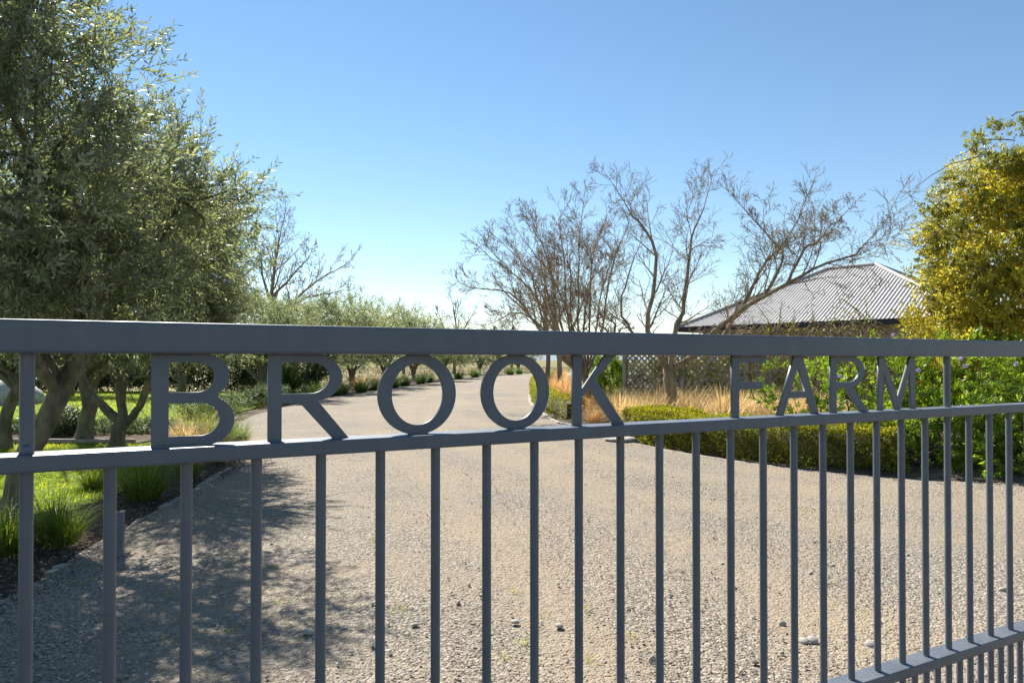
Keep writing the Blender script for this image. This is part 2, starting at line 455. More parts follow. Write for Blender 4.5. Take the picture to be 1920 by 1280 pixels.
M['chip'] = leaf_mat('bark_chip', [(0, (0.05, 0.035, 0.025)), (0.5, (0.13, 0.095, 0.065)), (0.85, (0.24, 0.18, 0.13)), (1, (0.36, 0.30, 0.23))], 0.0, None, 0.9, 0.1)
M['petal'] = leaf_mat('purple_petal', [(0, (0.30, 0.25, 0.40)), (1, (0.50, 0.44, 0.58))], 0.3, (1.2, 1.1, 1.3), 0.6, 0.2)
M['olive_bark'] = bark_mat('olive_bark', (0.07, 0.06, 0.045), (0.16, 0.14, 0.10), (0.25, 0.22, 0.13))
M['bare_bark'] = bark_mat('bare_tree_bark', (0.15, 0.105, 0.07), (0.27, 0.205, 0.14), (0.38, 0.31, 0.21))
M['far_bark'] = bark_mat('far_tree_bark', (0.11, 0.09, 0.075), (0.17, 0.14, 0.11), (0.22, 0.19, 0.15))
M['stem'] = bark_mat('shrub_stem', (0.06, 0.045, 0.03), (0.11, 0.085, 0.055), (0.17, 0.13, 0.08))
M['dead_vine'] = bark_mat('dry_vine_cane', (0.12, 0.085, 0.06), (0.22, 0.165, 0.12), (0.32, 0.26, 0.19))
M['timber'] = bark_mat('weathered_timber', (0.20, 0.185, 0.15), (0.31, 0.29, 0.24), (0.40, 0.38, 0.33), 14, 0.3)

m, nt, out = newmat('corrugated_iron')
co = objco(nt)
p = nt.nodes.new('ShaderNodeBsdfPrincipled'); p.inputs['Roughness'].default_value = 0.5; p.inputs['Metallic'].default_value = 0.15
nt.links.new(ramp(nt, noise(nt, 1.3, 6, 0.65, co), [(0.3, (0.34, 0.325, 0.305)), (0.7, (0.42, 0.405, 0.385))]), p.inputs['Base Color'])
nt.links.new(p.outputs[0], out.inputs[0]); M['roof'] = m
def plain(name, c, rough=0.6, c2=None):
    m, nt, out = newmat(name)
    p = nt.nodes.new('ShaderNodeBsdfPrincipled'); p.inputs['Roughness'].default_value = rough
    c2 = c2 or tuple(x*0.8 for x in c)
    nt.links.new(ramp(nt, noise(nt, 5, 5, 0.6, objco(nt)), [(0.3, c2), (0.7, c)]), p.inputs['Base Color'])
    nt.links.new(p.outputs[0], out.inputs[0]); return m
M['fascia'] = plain('dark_gutter', (0.035, 0.038, 0.042), 0.45)
M['wall'] = plain('pale_render', (0.55, 0.53, 0.49), 0.8)
M['hill'] = plain('far_hill_scrub', (0.19, 0.23, 0.26), 0.95, (0.14, 0.18, 0.2))
M['hedge_core'] = plain('hedge_twigs', (0.085, 0.08, 0.03), 0.95)

# ------------------------------------------------------------------ the ground
def sheet(name, rows, z, mat, nu, kind='structure', wob=0.0, seed=1, zfun=None):
    """rows: matched (left point, right point) pairs, filled with a grid"""
    rs = np.random.RandomState(seed)
    Lp = curve_pts([r[0] for r in rows], len(rows)*7); Rp = curve_pts([r[1] for r in rows], len(rows)*7)
    u = np.linspace(0, 1, nu)[None, :, None]
    XY = Lp[:, None, :]*(1-u) + Rp[:, None, :]*u
    n = len(Lp)
    V = np.zeros((n*nu, 3)); V[:, :2] = XY.reshape(-1, 2); V[:, 2] = z
    if wob:
        for k in range(7):
            a = rs.normal(size=2)*(0.5 + 0.35*k)
            V[:, 2] += wob/(1+0.5*k)*np.sin(V[:, :2] @ a + rs.uniform(0, 6.28))
    if zfun: V[:, 2] += zfun(V[:, 0], V[:, 1], np.tile(u.ravel(), n))
    i = (np.arange(n-1)[:, None]*nu + np.arange(nu-1)[None, :]).ravel()
    F = np.stack([i, i+1, i+nu+1, i+nu], 1)
    o = link(name, npmesh(name, V, F, mat, smooth=True))
    tag(o, kind=kind)
    return o

mb = MB(); mb.box(-2500, 2500, -400, 4500, -0.6, -0.09)
ground = link('ground', mb.mesh('ground', M['field'])); tag(ground, kind='structure')

mb = MB(); mb.box(-60, 60, -14, 1.2, -0.3, -0.035)
tag(link('bounce_cut_ground', mb.mesh('bounce_cut_ground', M['bounce_cut'])), kind='structure')  # dark ground out of view, added to cut light bounced onto the gate
DL = [(-2.95,0.5), (-3.1,2), (-3.3,4.6), (-3.45,5.6), (-3.67,7.35), (-4.14,10.2), (-5.3,13), (-6.4,16), (-6.9,17.5), (-7.4,20.5), (-7.65,27), (-6.9,34), (-5.0,49.6), (-2.9,62), (1.5,76), (14,90)]
DR = [(18,1.4), (18,2), (18,6.5), (14,7.9), (8,8.35), (4.9,9.1), (3.0,11.3), (2.17,13.2), (1.15,17.25), (0.73,23.3), (0.83,30.5), (1.1,40), (1.7,50), (3.2,62), (9,71), (24,82)]
drive = sheet('gravel_drive', list(zip(DL, DR)), 0.0, M['drive'], 150, wob=0.006)
TRACKS = []
for ctr in ([(1.9,-0.6), (1.1,4), (-0.2,9), (-1.9,14), (-3.0,19), (-3.3,27), (-2.6,36), (-1.3,50), (0.6,63), (6,74)], [(13,3), (8,4.6), (4,6.6), (1,10), (-1.2,15), (-2.4,20), (-2.9,28)]):
    c_ = curve_pts(ctr, 160); t_ = unit(np.gradient(c_, axis=0)); n_ = np.stack([-t_[:, 1], t_[:, 0]], 1)
    TRACKS += [c_+n_*0.78, c_-n_*0.78]
TRACKS = np.concatenate(TRACKS)
def track_at(x, y):
    out = np.zeros(len(x))
    for i in range(0, len(x), 4000):
        d = np.sqrt(((np.stack([x, y], 1)[i:i+4000, None, :] - TRACKS[None])**2).sum(2)).min(1)
        out[i:i+4000] = np.exp(-(d/0.30)**2)
    return out
co_ = np.zeros(len(drive.data.vertices)*3, dtype=np.float32); drive.data.vertices.foreach_get('co', co_); co_ = co_.reshape(-1, 3)
at_ = drive.data.attributes.new('track', 'FLOAT', 'POINT'); at_.data.foreach_set('value', track_at(co_[:, 0], co_[:, 1]).astype(np.float32))

# beds and lawn on the left of the drive, dug a little into the field
sheet('mulch_bed', [((-6.2,0.5), (-2.85,0.5)), ((-6.0,2), (-3.0,2)), ((-5.4,4.6), (-3.2,4.6)), ((-5.6,7.35), (-3.57,7.35)), ((-6.6,10.2), (-4.0,10.2)), ((-8.5,13), (-5.2,13)), ((-9,17.5), (-6.8,17.5)), ((-9.2,20.5), (-7.3,20.5)), ((-9.6,27), (-7.55,27)), ((-9.4,34), (-6.8,34)), ((-7.4,49.6), (-4.9,49.6)), ((-5.2,62), (-2.8,62)), ((-1,77), (1.6,76))], -0.03, M['mulch'], 12, wob=0.006, seed=3)
sheet('lawn', [((-45,2), (-5.6,2)), ((-45,4.6), (-4.95,4.6)), ((-45,7.35), (-4.55,7.35)), ((-45,10.2), (-5.2,10.2)), ((-45,13), (-6.6,13)), ((-45,17.5), (-7.9,17.5)), ((-45,20.5), (-8.2,20.5)), ((-45,27), (-8.7,27)), ((-45,34), (-8.4,34))], 0.0, M['lawn'], 40, wob=0.004, seed=4)
sheet('garden_bed', [((-30,12.6), (-6.9,12.6)), ((-30,13.6), (-6.9,13.6)), ((-30,15.8), (-7.3,15.8))], 0.035, M['mulch'], 12, wob=0.008, seed=6)
def bedz(x, y, u): return 0.17*np.clip(u*6, 0, 1)
sheet('raised_garden_bed', [((16,8.0), (18,12)), ((8,8.4), (16,13)), ((4.9,9.15), (13,14)), ((3.0,11.35), (11,16)), ((2.2,13.25), (9,19)), ((1.2,17.3), (8,22)), ((0.78,23.3), (8,26)), ((0.88,30.5), (9,32)), ((1.15,40), (12,40)), ((1.75,50), (14,48)), ((3.25,62), (20,58))], -0.01, M['mulch'], 24, wob=0.008, seed=7, zfun=bedz)

# low far hills
rs = np.random.RandomState(5)
xs = np.linspace(-2600, 2600, 90)
hh = 16 + 9*np.sin(xs/310.0) + 6*np.sin(xs/140.0+1) + 3*np.sin(xs/52.0)
V = []; F = []
for k, (yy, s) in enumerate(((2300, 0.0), (2500, 0.6), (2750, 1.0), (3200, 0.9))):
    for x, h in zip(xs, hh): V.append((x, yy + 40*math.sin(x/200.0), h*s - 0.3))
for k in range(3):
    for i in range(89): F.append((k*90+i, k*90+i+1, (k+1)*90+i+1, (k+1)*90+i))
tag(link('hills', npmesh('hills', np.array(V), np.array(F), M['hill'], smooth=True)), kind='structure')

# ------------------------------------------------------------------ gate
GX, GY, GT = -0.8066, 1.1361, 0.46597
gate = empty('gate', (GX, GY, 0.0), GT); gate['_local'] = 1
tag(gate, 'long slate grey steel bar gate with cut-out lettering across the drive', 'gate')
S0, S1 = -0.52, 3.88
def grail(name, z0, z1, dy, x0=S0, x1=S1, bev=0.004):
    mb = MB(); mb.box(x0, x1, -dy, dy, z0, z1)
    return link(name, mb.mesh(name, M['gate'], bev, 3), gate)
ZT, ZB = EYE+0.0668, EYE+0.0118
grail('top_rail', ZB, ZT, 0.0325, bev=0.005)
ZM1, ZM0 = EYE-0.1555, EYE-0.184
grail('middle_rail', ZM0, ZM1, 0.0325)
ZL1, ZL0 = EYE-0.953, EYE-0.985
grail('lower_rail', ZL0, ZL1, 0.0325)
grail('bottom_rail', 0.075, 0.115, 0.0325)
for sx_ in (S0-0.05, S1):
    mb = MB(); mb.box(sx_, sx_+0.05, -0.0325, 0.0325, 0.075, ZT)
    link('stile', mb.mesh('stile', M['gate'], 0.005, 3), gate)
def bar_mesh(name, z0, z1, r=0.0101):
    V, F = tube_data([(0,0,z0), (0,0,z1)], [r, r], 20)
    return npmesh(name, V, F, M['gate'], smooth=True)
long_me = bar_mesh('bar', ZL1-0.001, ZM0+0.001)
up_me = bar_mesh('upper_bar', ZM1-0.001, ZB+0.001, 0.0108)
low_me = bar_mesh('lower_bar', 0.114, ZL0+0.001)
def weld_mesh(z, r):
    me = bpy.data.meshes.new('weld'); bm = bmesh.new()
    a = bmesh.ops.create_circle(bm, segments=20, radius=r+0.0022)['verts']; b = bmesh.ops.create_circle(bm, segments=20, radius=r-0.0005)['verts']
    for v in a: v.co.z = 0.0005
    for v in b: v.co.z = 0.0014
    for i in range(20): bm.faces.new((a[i], a[(i+1) % 20], b[(i+1) % 20], b[i]))
    for f in bm.faces: f.smooth = True
    bm.to_mesh(me); bm.free(); me.materials.append(M['gate']); return me
weld = weld_mesh(0, 0.0101)
for n in range(-4, 33):
    s = n*0.12
    if not S0+0.02 < s < S1-0.02: continue
    o = link('bar', long_me, gate, (s, 0, 0)); w = link('weld', weld, o, (0, 0, ZL1))
    link('lower_bar', low_me, gate, (s, 0, 0))
    if s+0.06 < S1-0.02: link('lower_bar', low_me, gate, (s+0.06, 0, 0))
    if n in (0, 21):
        o = link('upper_bar', up_me, gate, (s, 0, 0)); link('weld', weld, o, (0, 0, ZM1))

# letters: flat steel, drawn as outlines in a box 0..1 wide, 0..1 tall
def arc(cx, cy, rx, ry, a0, a1, n=20):
    return [(cx+rx*math.cos(R(a0+(a1-a0)*i/n)), cy+ry*math.sin(R(a0+(a1-a0)*i/n))) for i in range(n+1)]
LH = ZB - ZM1
def letter(ch, s0, s1, loops):
    cu = bpy.data.curves.new('letter', 'CURVE'); cu.dimensions = '2D'; cu.fill_mode = 'BOTH'; cu.extrude = 0.003; cu.bevel_depth = 0.0006; cu.bevel_resolution = 1
    w = s1-s0
    for lp in loops:
        sp = cu.splines.new('POLY'); sp.points.add(len(lp)-1); sp.use_cyclic_u = True
        for pt, (x, y) in zip(sp.points, lp): pt.co = (s0+x*w, y*(LH+0.0015)-0.0005, 0, 1)
    tmp = bpy.data.objects.new('tmp', cu); C.objects.link(tmp)
    dg = bpy.context.evaluated_depsgraph_get()
    me = bpy.data.meshes.new_from_object(tmp.evaluated_get(dg))
    bpy.data.objects.remove(tmp)
    me.name = 'letter'
    co = np.zeros(len(me.vertices)*3, dtype=np.float32); me.vertices.foreach_get('co', co); co = co.reshape(-1, 3)
    co2 = np.stack([co[:, 0], -co[:, 2], co[:, 1] + ZM1], 1).astype(np.float32)
    me.vertices.foreach_set('co', co2.ravel()); me.update()
    me.materials.clear(); me.materials.append(M['gate'])
    o = link('letter', me, gate, (0, 0, 0)); o['label'] = 'steel letter %s' % ch
    wr = np.random.RandomState(int(s0*1000))
    tops = {'B': ((0.03, 0.55),), 'R': ((0.03, 0.5),), 'O': ((0.36, 0.64),), 'K': ((0.0, 0.14), (0.66, 0.84)), 'F': ((0.02, 0.95),), 'A': ((0.42, 0.6),), 'M': ((0.03, 0.14), (0.85, 0.97))}[ch]
    bots = {'B': ((0.0, 0.6),), 'R': ((0.0, 0.16), (0.8, 1.0)), 'O': ((0.36, 0.64),), 'K': ((0.0, 0.16), (0.78, 1.0)), 'F': ((0.0, 0.2),), 'A': ((0.0, 0.15), (0.85, 1.0)), 'M': ((0.0, 0.12), (0.45, 0.57), (0.88, 1.0))}[ch]
    for rng_, zz in ((tops, ZB-0.0006), (bots, ZM1+0.0006)):
        for a_, b_ in rng_:
            k_ = max(5, int((b_-a_)*w/0.004)); xs_ = np.linspace(s0+a_*w, s0+b_*w, k_)
            P_ = np.stack([xs_, np.full(k_, -0.0042)+wr.normal(0, 0.0004, k_), np.full(k_, zz)+wr.normal(0, 0.0005, k_)], 1)
            rd = 0.0026*wr.uniform(0.6, 1.25, k_); rd[0] = rd[-1] = 0.0004
            link('weld_bead', tubes('weld_bead', [(P_, rd, 6)], M['gate']), o, (0, 0, 0))
    return o
def Bl(w):
    t = 0.027/w
    return [[(0,0)] + [(0.5,0)] + arc(0.62, 0.27, 0.38, 0.27, -90, 62) + arc(0.57, 0.755, 0.365, 0.245, -52, 90) + [(0,1)],
            [(t,0.105)] + arc(0.58, 0.285, 1-t*0.92-0.58, 0.18, -90, 90) + [(t,0.465)],
            [(t,0.575)] + arc(0.53, 0.74, 0.935-t*0.92-0.53, 0.165, -90, 90) + [(t,0.905)]]
def Rl(w, t0=0.0245):
    t = t0/w
    return [[(0,0), (t,0), (t,0.435), (0.36,0.435), (0.40,0.42), (0.80,0), (0.80+t*1.25,0), (0.60,0.452)] + arc(0.55, 0.725, 0.36, 0.275, -68, 90) + [(0,1)],
            [(t,0.535)] + arc(0.50, 0.72, 0.91-t*0.95-0.50, 0.185, -90, 90) + [(t,0.905)]]
def Ol(w):
    return [arc(0.5, 0.5, 0.5, 0.5, 0, 354, 59), arc(0.5, 0.5, 0.5-0.0285/w, 0.385, 0, 354, 59)]
def Kl(w):
    t = 0.0245/w
    return [[(0,0), (t,0), (t,0.40), (0.30,0.545), (0.78,0), (0.78+t*1.3,0), (0.44,0.655), (0.84,1), (0.84-t*1.25,1), (t,0.505), (t,1), (0,1)]]
def Fl(w):
    t = 0.0245/w
    return [[(0,0), (t,0), (t,0.46), (0.90,0.46), (0.90,0.575), (t,0.575), (t,0.895), (1,0.895), (1,1), (0,1)]]
def Al(w):
    t = 0.0255/w
    return [[(0,0), (t,0), (t+0.125,0.29), (1-t-0.115,0.29), (1-t*1.1,0), (1,0), (0.60,1), (0.415,1)],
            [(0.318,0.395), (0.675,0.395), (0.502,0.83)]]
def Ml(w):
    t = 0.0225/w
    return [[(0,0), (t,0), (t+0.02,0.70), (0.455,0), (0.455+t*0.95,0), (0.965-t,0.72), (1-t,0), (1,0), (0.985,1), (0.975-t*0.9,1), (0.515,0.22), (0.045+t*0.95,1), (0.025,1)]]
for ch, s0, s1, fn in (('B', 0.183, 0.320, Bl), ('R', 0.380, 0.534, Rl), ('O', 0.594, 0.765, Ol), ('O', 0.826, 0.997, Ol), ('K', 1.062, 1.209, Kl),
                       ('F', 1.564, 1.688, Fl), ('A', 1.731, 1.900, Al), ('R', 1.952, 2.116, Rl), ('M', 2.166, 2.349, Ml)):
    letter(ch, s0, s1, fn(s1-s0))

wl = link('weld_lump', rock_mesh('weld_lump', 5, M['gate'], 2, 0.1, 0.85), gate, (0.001, -0.010, ZM1+0.007)); wl.scale = (0.0105, 0.008, 0.010)

# ------------------------------------------------------------------ loose stones on the drive
def in_drive(x, y):
    yl = np.array([p[1] for p in DL]); xl = np.array([p[0] for p in DL])
    right = np.where(x < 2.17, 1e9, np.interp(x, [2.17, 3.0, 4.9, 8, 14], [13.2, 11.3, 9.1, 8.35, 7.9]))
    return (x > np.interp(y, yl, xl)) & (y < right)
rs = np.random.RandomState(11)
n = 150000
u = rs.uniform(0, 1, n)
y = 2.8 + 10*u**1.9
x = rs.uniform(-0.82, 0.82, n)*y
keep = in_drive(x, y)
# stones gather in drifts between the wheel tracks
dr = np.sin(x*1.15+0.4) + 0.6*np.sin(x*2.3+y*0.35) + 0.7*np.sin(y*0.7+x*0.8+2) + 0.4*np.sin(x*5.1-y*2.2)
keep &= rs.uniform(-1.6, 1.9, n) < dr*0.9+0.35
kk = np.nonzero(keep)[0]; keep[kk] &= rs.uniform(0, 1, len(kk)) > 0.8*track_at(x[kk], y[kk])
x, y = x[keep][:32000], y[keep][:32000]; n = len(x)
g = (1+5**0.5)/2
ico = unit(np.array([(-1,g,0),(1,g,0),(-1,-g,0),(1,-g,0),(0,-1,g),(0,1,g),(0,-1,-g),(0,1,-g),(g,0,-1),(g,0,1),(-g,0,-1),(-g,0,1)], float))
icf = np.array([(0,11,5),(0,5,1),(0,1,7),(0,7,10),(0,10,11),(1,5,9),(5,11,4),(11,10,2),(10,7,6),(7,1,8),(3,9,4),(3,4,2),(3,2,6),(3,6,8),(3,8,9),(4,9,5),(2,4,11),(6,2,10),(8,6,7),(9,8,1)])
icf = icf[ico[icf].mean(1)[:, 2] > -0.45]
sz = 0.0038*np.exp(rs.normal(0, 0.42, n)); sz = np.clip(sz, 0.002, 0.016)
sc3 = np.stack([sz*rs.uniform(0.9, 1.6, n), sz*rs.uniform(0.7, 1.1, n), sz*rs.uniform(0.45, 0.8, n)], 1)
jit = 1 + rs.normal(size=(n, 12, 1))*0.12
Vp = ico[None]*sc3[:, None, :]*jit
a = rs.uniform(0, 6.28, n); ca, sa = np.cos(a)[:, None], np.sin(a)[:, None]
tl = rs.normal(0, 0.25, n)[:, None]
X_ = Vp[:, :, 0]*ca - Vp[:, :, 1]*sa; Y_ = Vp[:, :, 0]*sa + Vp[:, :, 1]*ca; Z_ = Vp[:, :, 2] + X_*tl
V = np.stack([X_ + x[:, None], Y_ + y[:, None], Z_ + (sc3[:, 2]*0.45)[:, None] + 0.004], 2).reshape(-1, 3)
F = (np.arange(n)[:, None, None]*12 + icf[None]).reshape(-1, 3)
gr = link('loose_gravel', npmesh('loose_gravel', V, F, M['pebble'], np.repeat(rs.uniform(0, 1, n), 12), smooth=True))
tag(gr, 'small loose stones scattered all over the gravel drive', 'gravel', kind='stuff')

peb = [rock_mesh('pebble', 40+i, M['pebble_big'], 2, 0.09, 0.55) for i in range(4)]
for i, (px, py, r) in enumerate(((965,1165,0.021), (1048,1172,0.022), (779,1170,0.018), (1505,1200,0.024), (1522,1200,0.026), (578,1185,0.026), (700,1130,0.012), (1630,1208,0.027), (1255,1115,0.016), (1880,1108,0.03), (860,1128,0.016), (1465,1168,0.018), (1337,1008,0.018), (440,983,0.02), (880,1095,0.016), (1700,1042,0.018), (1560,1060,0.016), (1222,1235,0.02))):
    Y = FPX*EYE/(py-675)
    o = link('pebble', peb[i % 4]); o.location = (W(px, Y), Y, r*0.3); o.scale = (r*1.25, r, r); o.rotation_euler = (0.1*i, 0.05, 1.7*i)
    tag(o, 'smooth pale river pebble larger than the gravel it lies on', 'pebble', 'large pebbles loose on the drive')

# ------------------------------------------------------------------ grass and tussocks
def blades(name, base, D, L, Wd, droop, mat, rnd, seg=3):
    n = len(base); D = unit(D)
    hor = D.copy(); hor[:, 2] = 0; hor = unit(hor + 1e-6)
    side = np.stack([-hor[:, 1], hor[:, 0], np.zeros(n)], 1)
    L = L[:, None]; Wd = Wd[:, None]; droop = droop[:, None]
    rows = []
    for k in range(seg+1):
        t = k/seg
        P = base + D*L*t + hor*L*droop*0.55*t*t - np.array([[0, 0, 1.0]])*L*droop*t**2.4*0.75
        w = Wd*(1-t**1.6*0.95)*0.5
        rows += [P - side*w, P + side*w]
    V = np.stack(rows, 1).reshape(-1, 3); m = (seg+1)*2
    i = np.arange(n)[:, None]*m
    F = np.concatenate([i + np.array([[2*k, 2*k+1, 2*k+3, 2*k+2]]) for k in range(seg)], 0)
    return npmesh(name, V, F, mat, np.repeat(rnd, m))

def tussock_mesh(seed, n, h, r, mat, w=0.006, spread=0.6, droop=0.5, seg=4, lean=(0, 0)):
    rs = np.random.RandomState(seed)
    a = rs.uniform(0, 6.28, n); q = rs.uniform(0, 1, n)**0.6
    base = np.stack([np.cos(a)*q*r, np.sin(a)*q*r, np.zeros(n)], 1)
    tilt = spread*q*rs.uniform(0.4, 1.4, n) + rs.normal(0, 0.08, n)
    a2 = a + rs.normal(0, 0.5, n)
    D = np.stack([np.cos(a2)*np.sin(tilt)+lean[0], np.sin(a2)*np.sin(tilt)+lean[1], np.cos(tilt)], 1)
    L = h*rs.uniform(0.55, 1.25, n)
    return blades('tussock', base, D, L, w*rs.uniform(0.6, 1.3, n), droop*rs.uniform(0.2, 1.4, n), mat, rs.uniform(0, 1, n), seg)

rs = np.random.RandomState(21)
def lawn_blades(name, n, x0, x1, y0, y1, L, w, seed, ok):
    rs = np.random.RandomState(seed)
    x = rs.uniform(x0, x1, n); y = rs.uniform(y0, y1, n)
    k = ok(x, y) & (np.abs(x) < 0.86*y); x, y = x[k], y[k]; n = len(x)
    D = np.stack([rs.normal(0, 0.35, n), rs.normal(0, 0.35, n), np.ones(n)], 1)
    pat = 0.5 + 0.3*np.sin(x*1.3+y*0.6) + 0.25*np.sin(x*3.1-y*2.3)
    return blades(name, np.stack([x, y, np.zeros(n)], 1), D, L*rs.uniform(0.5, 1.3, n), w*rs.uniform(0.7, 1.3, n), rs.uniform(0, 0.6, n), M['grass'], np.clip(pat*0.5+rs.uniform(0, 0.5, n), 0, 1), 2)
ledge = lambda x, y: x < np.interp(y, [2, 4.6, 7.35, 10.2, 13, 17.5, 20.5, 27, 34], [-5.6, -4.95, -4.55, -5.2, -6.6, -7.9, -8.2, -8.7, -8.4]) + 0.15*np.sin(y*5)
o = link('lawn_grass', lawn_blades('lawn_grass', 45000, -10.5, -4.2, 4.4, 12.6, 0.055, 0.006, 22, ledge)); tag(o, 'short bright green grass blades of the near lawn', 'grass', kind='stuff')
o = link('far_lawn_grass', lawn_blades('far_lawn_grass', 34000, -28, -7.5, 15.9, 34, 0.075, 0.014, 23, ledge)); tag(o, 'bright sunlit grass blades of the lawn beyond the shrub row', 'grass', kind='stuff')

def put(name, me, x, y, z=0.0, s=1.0, rz=0.0, label=None, cat=None, group=None):
    o = link(name, me); o.location = (x, y, z); o.scale = (s, s, s*0.98); o.rotation_euler = (0, 0, rz)
    tag(o, label, cat, group); return o
g1 = tussock_mesh(31, 700, 0.52, 0.13, M['tuss_green'], 0.006)
g2 = tussock_mesh(32, 800, 0.62, 0.15, M['tuss_green'], 0.007, 0.65)
g3 = tussock_mesh(33, 500, 0.36, 0.10, M['tuss_green'], 0.006)
gb = tussock_mesh(34, 900, 0.66, 0.12, M['tuss_gold'], 0.006, 0.75, 0.8)
g4 = tussock_mesh(35, 500, 0.7, 0.2, M['tuss_dark'], 0.012, 0.55, 0.5)
g5 = tussock_mesh(36, 500, 0.72, 0.2, M['tuss_dark'], 0.012, 0.65, 0.6)
put('tussock_grass', g1, W(112, 5.75), 5.75, 0, 1.0, 0.2, 'green tussock on the mulch beside the leftmost gate bar, nearest clump', 'tussock')
put('tussock_grass', g2, W(15, 5.5), 5.5, 0, 0.85, 1.2, 'shaded green tussock cut by the left picture edge', 'tussock')
put('tussock_grass', g2, W(272, 7.6), 7.6, 0, 1.0, 2.2, 'tall dark green tussock behind the small bollard at the drive edge', 'tussock')
put('tussock_grass', g3, W(178, 8.3), 8.3, 0, 1.0, 0.9, 'small lone tussock at the edge of the bright near lawn', 'tussock')
put('tussock_grass', g1, W(352, 9.0), 9.0, 0, 0.9, 3.0, 'arching tussock at the drive edge under the letter B', 'tussock')
put('tussock_grass', g2, W(405, 10.3), 10.3, 0, 0.85, 4.0, 'dark tussock on the mulch tip where gravel shade begins', 'tussock')
put('tussock_grass', gb, W(352, 11.2), 11.2, 0, 1.5, 4.0, 'blond backlit tussock seen through the lower hole of the B', 'tussock')
put('tussock_grass', g2, W(402, 11.8), 11.8, 0, 1.4, 5.0, 'large light green tussock just right of the blond one', 'tussock')
put('tussock_grass', g2, W(448, 12.6), 12.6, 0, 0.85, 5.6, 'green tussock touching the gravel left of the letter R', 'tussock')
put('tussock_grass', g5, W(486, 26), 26, 0, 1.25, 0.6, 'tall green tussock at the foot of the olive behind the R', 'tussock')
k = 0
for i, (px, Y, s) in enumerate(((640,27.6,1.3), (664,28.6,1.35), (690,30,1.3), (712,31.5,1.25), (735,33.5,1.3), (752,36,1.3), (775,39,1.3), (792,42,1.35), (812,45,1.4), (832,48,1.4), (850,52,1.4), (872,57,1.4), (892,62,1.5), (914,67,1.5), (938,72,1.6), (960,76,1.7))):
    xl = float(np.interp(Y, [p[1] for p in DL], [p[0] for p in DL]))
    put('tussock_grass', (g4, g5)[i % 2], xl-0.45-0.25*(i % 2), Y, -0.03, s*(0.9+0.2*((i*7) % 5)/5), i*1.3, 'dark green tussock in the row along the far left drive edge', 'tussock', 'dark tussocks lining the far left drive edge')

go = [tussock_mesh(50+i, 520, 0.62, 0.16, M['tuss_gold'], 0.009, 0.7, 0.8, 4, (0.12, -0.05)) for i in range(3)]
oo = [tussock_mesh(60+i, 520, 0.66, 0.17, M['tuss_orange'], 0.011, 0.6, 0.7, 4, (0.1, 0)) for i in range(2)]
rs = np.random.RandomState(77)
GOLD = []
for i in range(400):
    x, y = rs.uniform(2.4, 6.6), rs.uniform(12.2, 18.2)
    front = np.interp(x, [2.17, 3.0, 4.9, 7], [14.6, 12.5, 10.4, 10]) + 0.35
    back = np.interp(x, [3.06, 7.11], [18.4, 15.7])-0.35 if x > 2.9 else 18.3
    if y < front or y > back: continue
    if (x-4.75)**2/0.9 + (y-11.6)**2/0.8 < 1.2: continue
    if any((x-a)**2 + (y-b)**2 < 0.4**2 for a, b in GOLD): continue
    GOLD.append((x, y))
for i, (x, y) in enumerate(GOLD):
    put('tussock_grass', go[i % 3], x, y, 0.15, rs.uniform(1.2, 1.65), rs.uniform(-0.5, 0.5), 'golden straw tussock in the bed between box hedge and trellis', 'tussock', 'golden tussocks behind the box hedge')
for i, (x, y, s) in enumerate(((1.95,16.0,0.85), (2.45,15.6,0.9), (2.3,17.0,1.0))):
    put('tussock_grass', oo[i % 2], x, y, 0.08, s, i, ('orange tussock in the gap between the two box hedges', 'orange tussock right beside the hedge gap, seen under the K', 'orange tussock behind the hedge gap')[i], 'tussock')
for i, (x, y, s) in enumerate(((2.35,19.5,1.2), (2.5,21,1.3), (2.2,23,1.3), (3.0,22.6,1.3), (2.0,25.5,1.3), (2.6,27,1.4), (2.0,29.5,1.4), (2.7,31.5,1.4), (2.3,35,1.5), (2.8,39,1.6), (3.2,44,1.6), (3.7,51,1.6))):
    put('tussock_grass', oo[i % 2], x, y, 0.12, s, i*0.9, 'orange tussock in the row behind the box hedge along the drive', 'tussock', 'orange tussocks behind the far box hedge')
for i, (x, y, s) in enumerate(((-8.6,33,1.4), (-7.9,35.5,1.4), (-7.6,38,1.4))):
    put('tussock_grass', oo[i % 2], x, y, 0, s, i, 'orange tussock under the olives left of the far drive', 'tussock', 'orange tussocks under the far olives')

# weeds and dry leaves on the gravel
rs = np.random.RandomState(91)
P = []
for px, py in ((1500,953),(1510,957),(520,1130),(322,1195),(430,1180),(320,1110),(244,1034),(750,1140),(700,1012),(838,932),(960,1105),(1100,1140),(1240,900),(1320,905),(1420,912),(1010,1155),(980,1200),(1320,870),(1180,1190),(1110,1235),(945,1230),(1380,885),(510,1062),(160,1090)):
    Y = FPX*EYE/(py-675)
    for k in range(26): P.append((W(px, Y)+rs.normal(0, 0.03), Y+rs.normal(0, 0.035), 0.002))
P = np.array(P); n = len(P)
o = link('weeds', blades('weeds', P, np.stack([rs.normal(0, 0.7, n), rs.normal(0, 0.7, n), np.ones(n)*0.6], 1), rs.uniform(0.01, 0.035, n), rs.uniform(0.003, 0.007, n), rs.uniform(0, 0.6, n), M['grass'], rs.uniform(0.2, 1, n), 2))
tag(o, 'tiny green weeds sprouting through the gravel', 'weeds', kind='stuff')
n = 420
y = np.where(rs.uniform(0, 1, n) < 0.6, rs.uniform(3.3, 9, n), rs.uniform(4.5, 8, n)); x = np.where(np.arange(n) % 3 == 0, rs.uniform(-0.7, 0.72, n)*y, -3.4-rs.uniform(-0.5, 1.0, n))
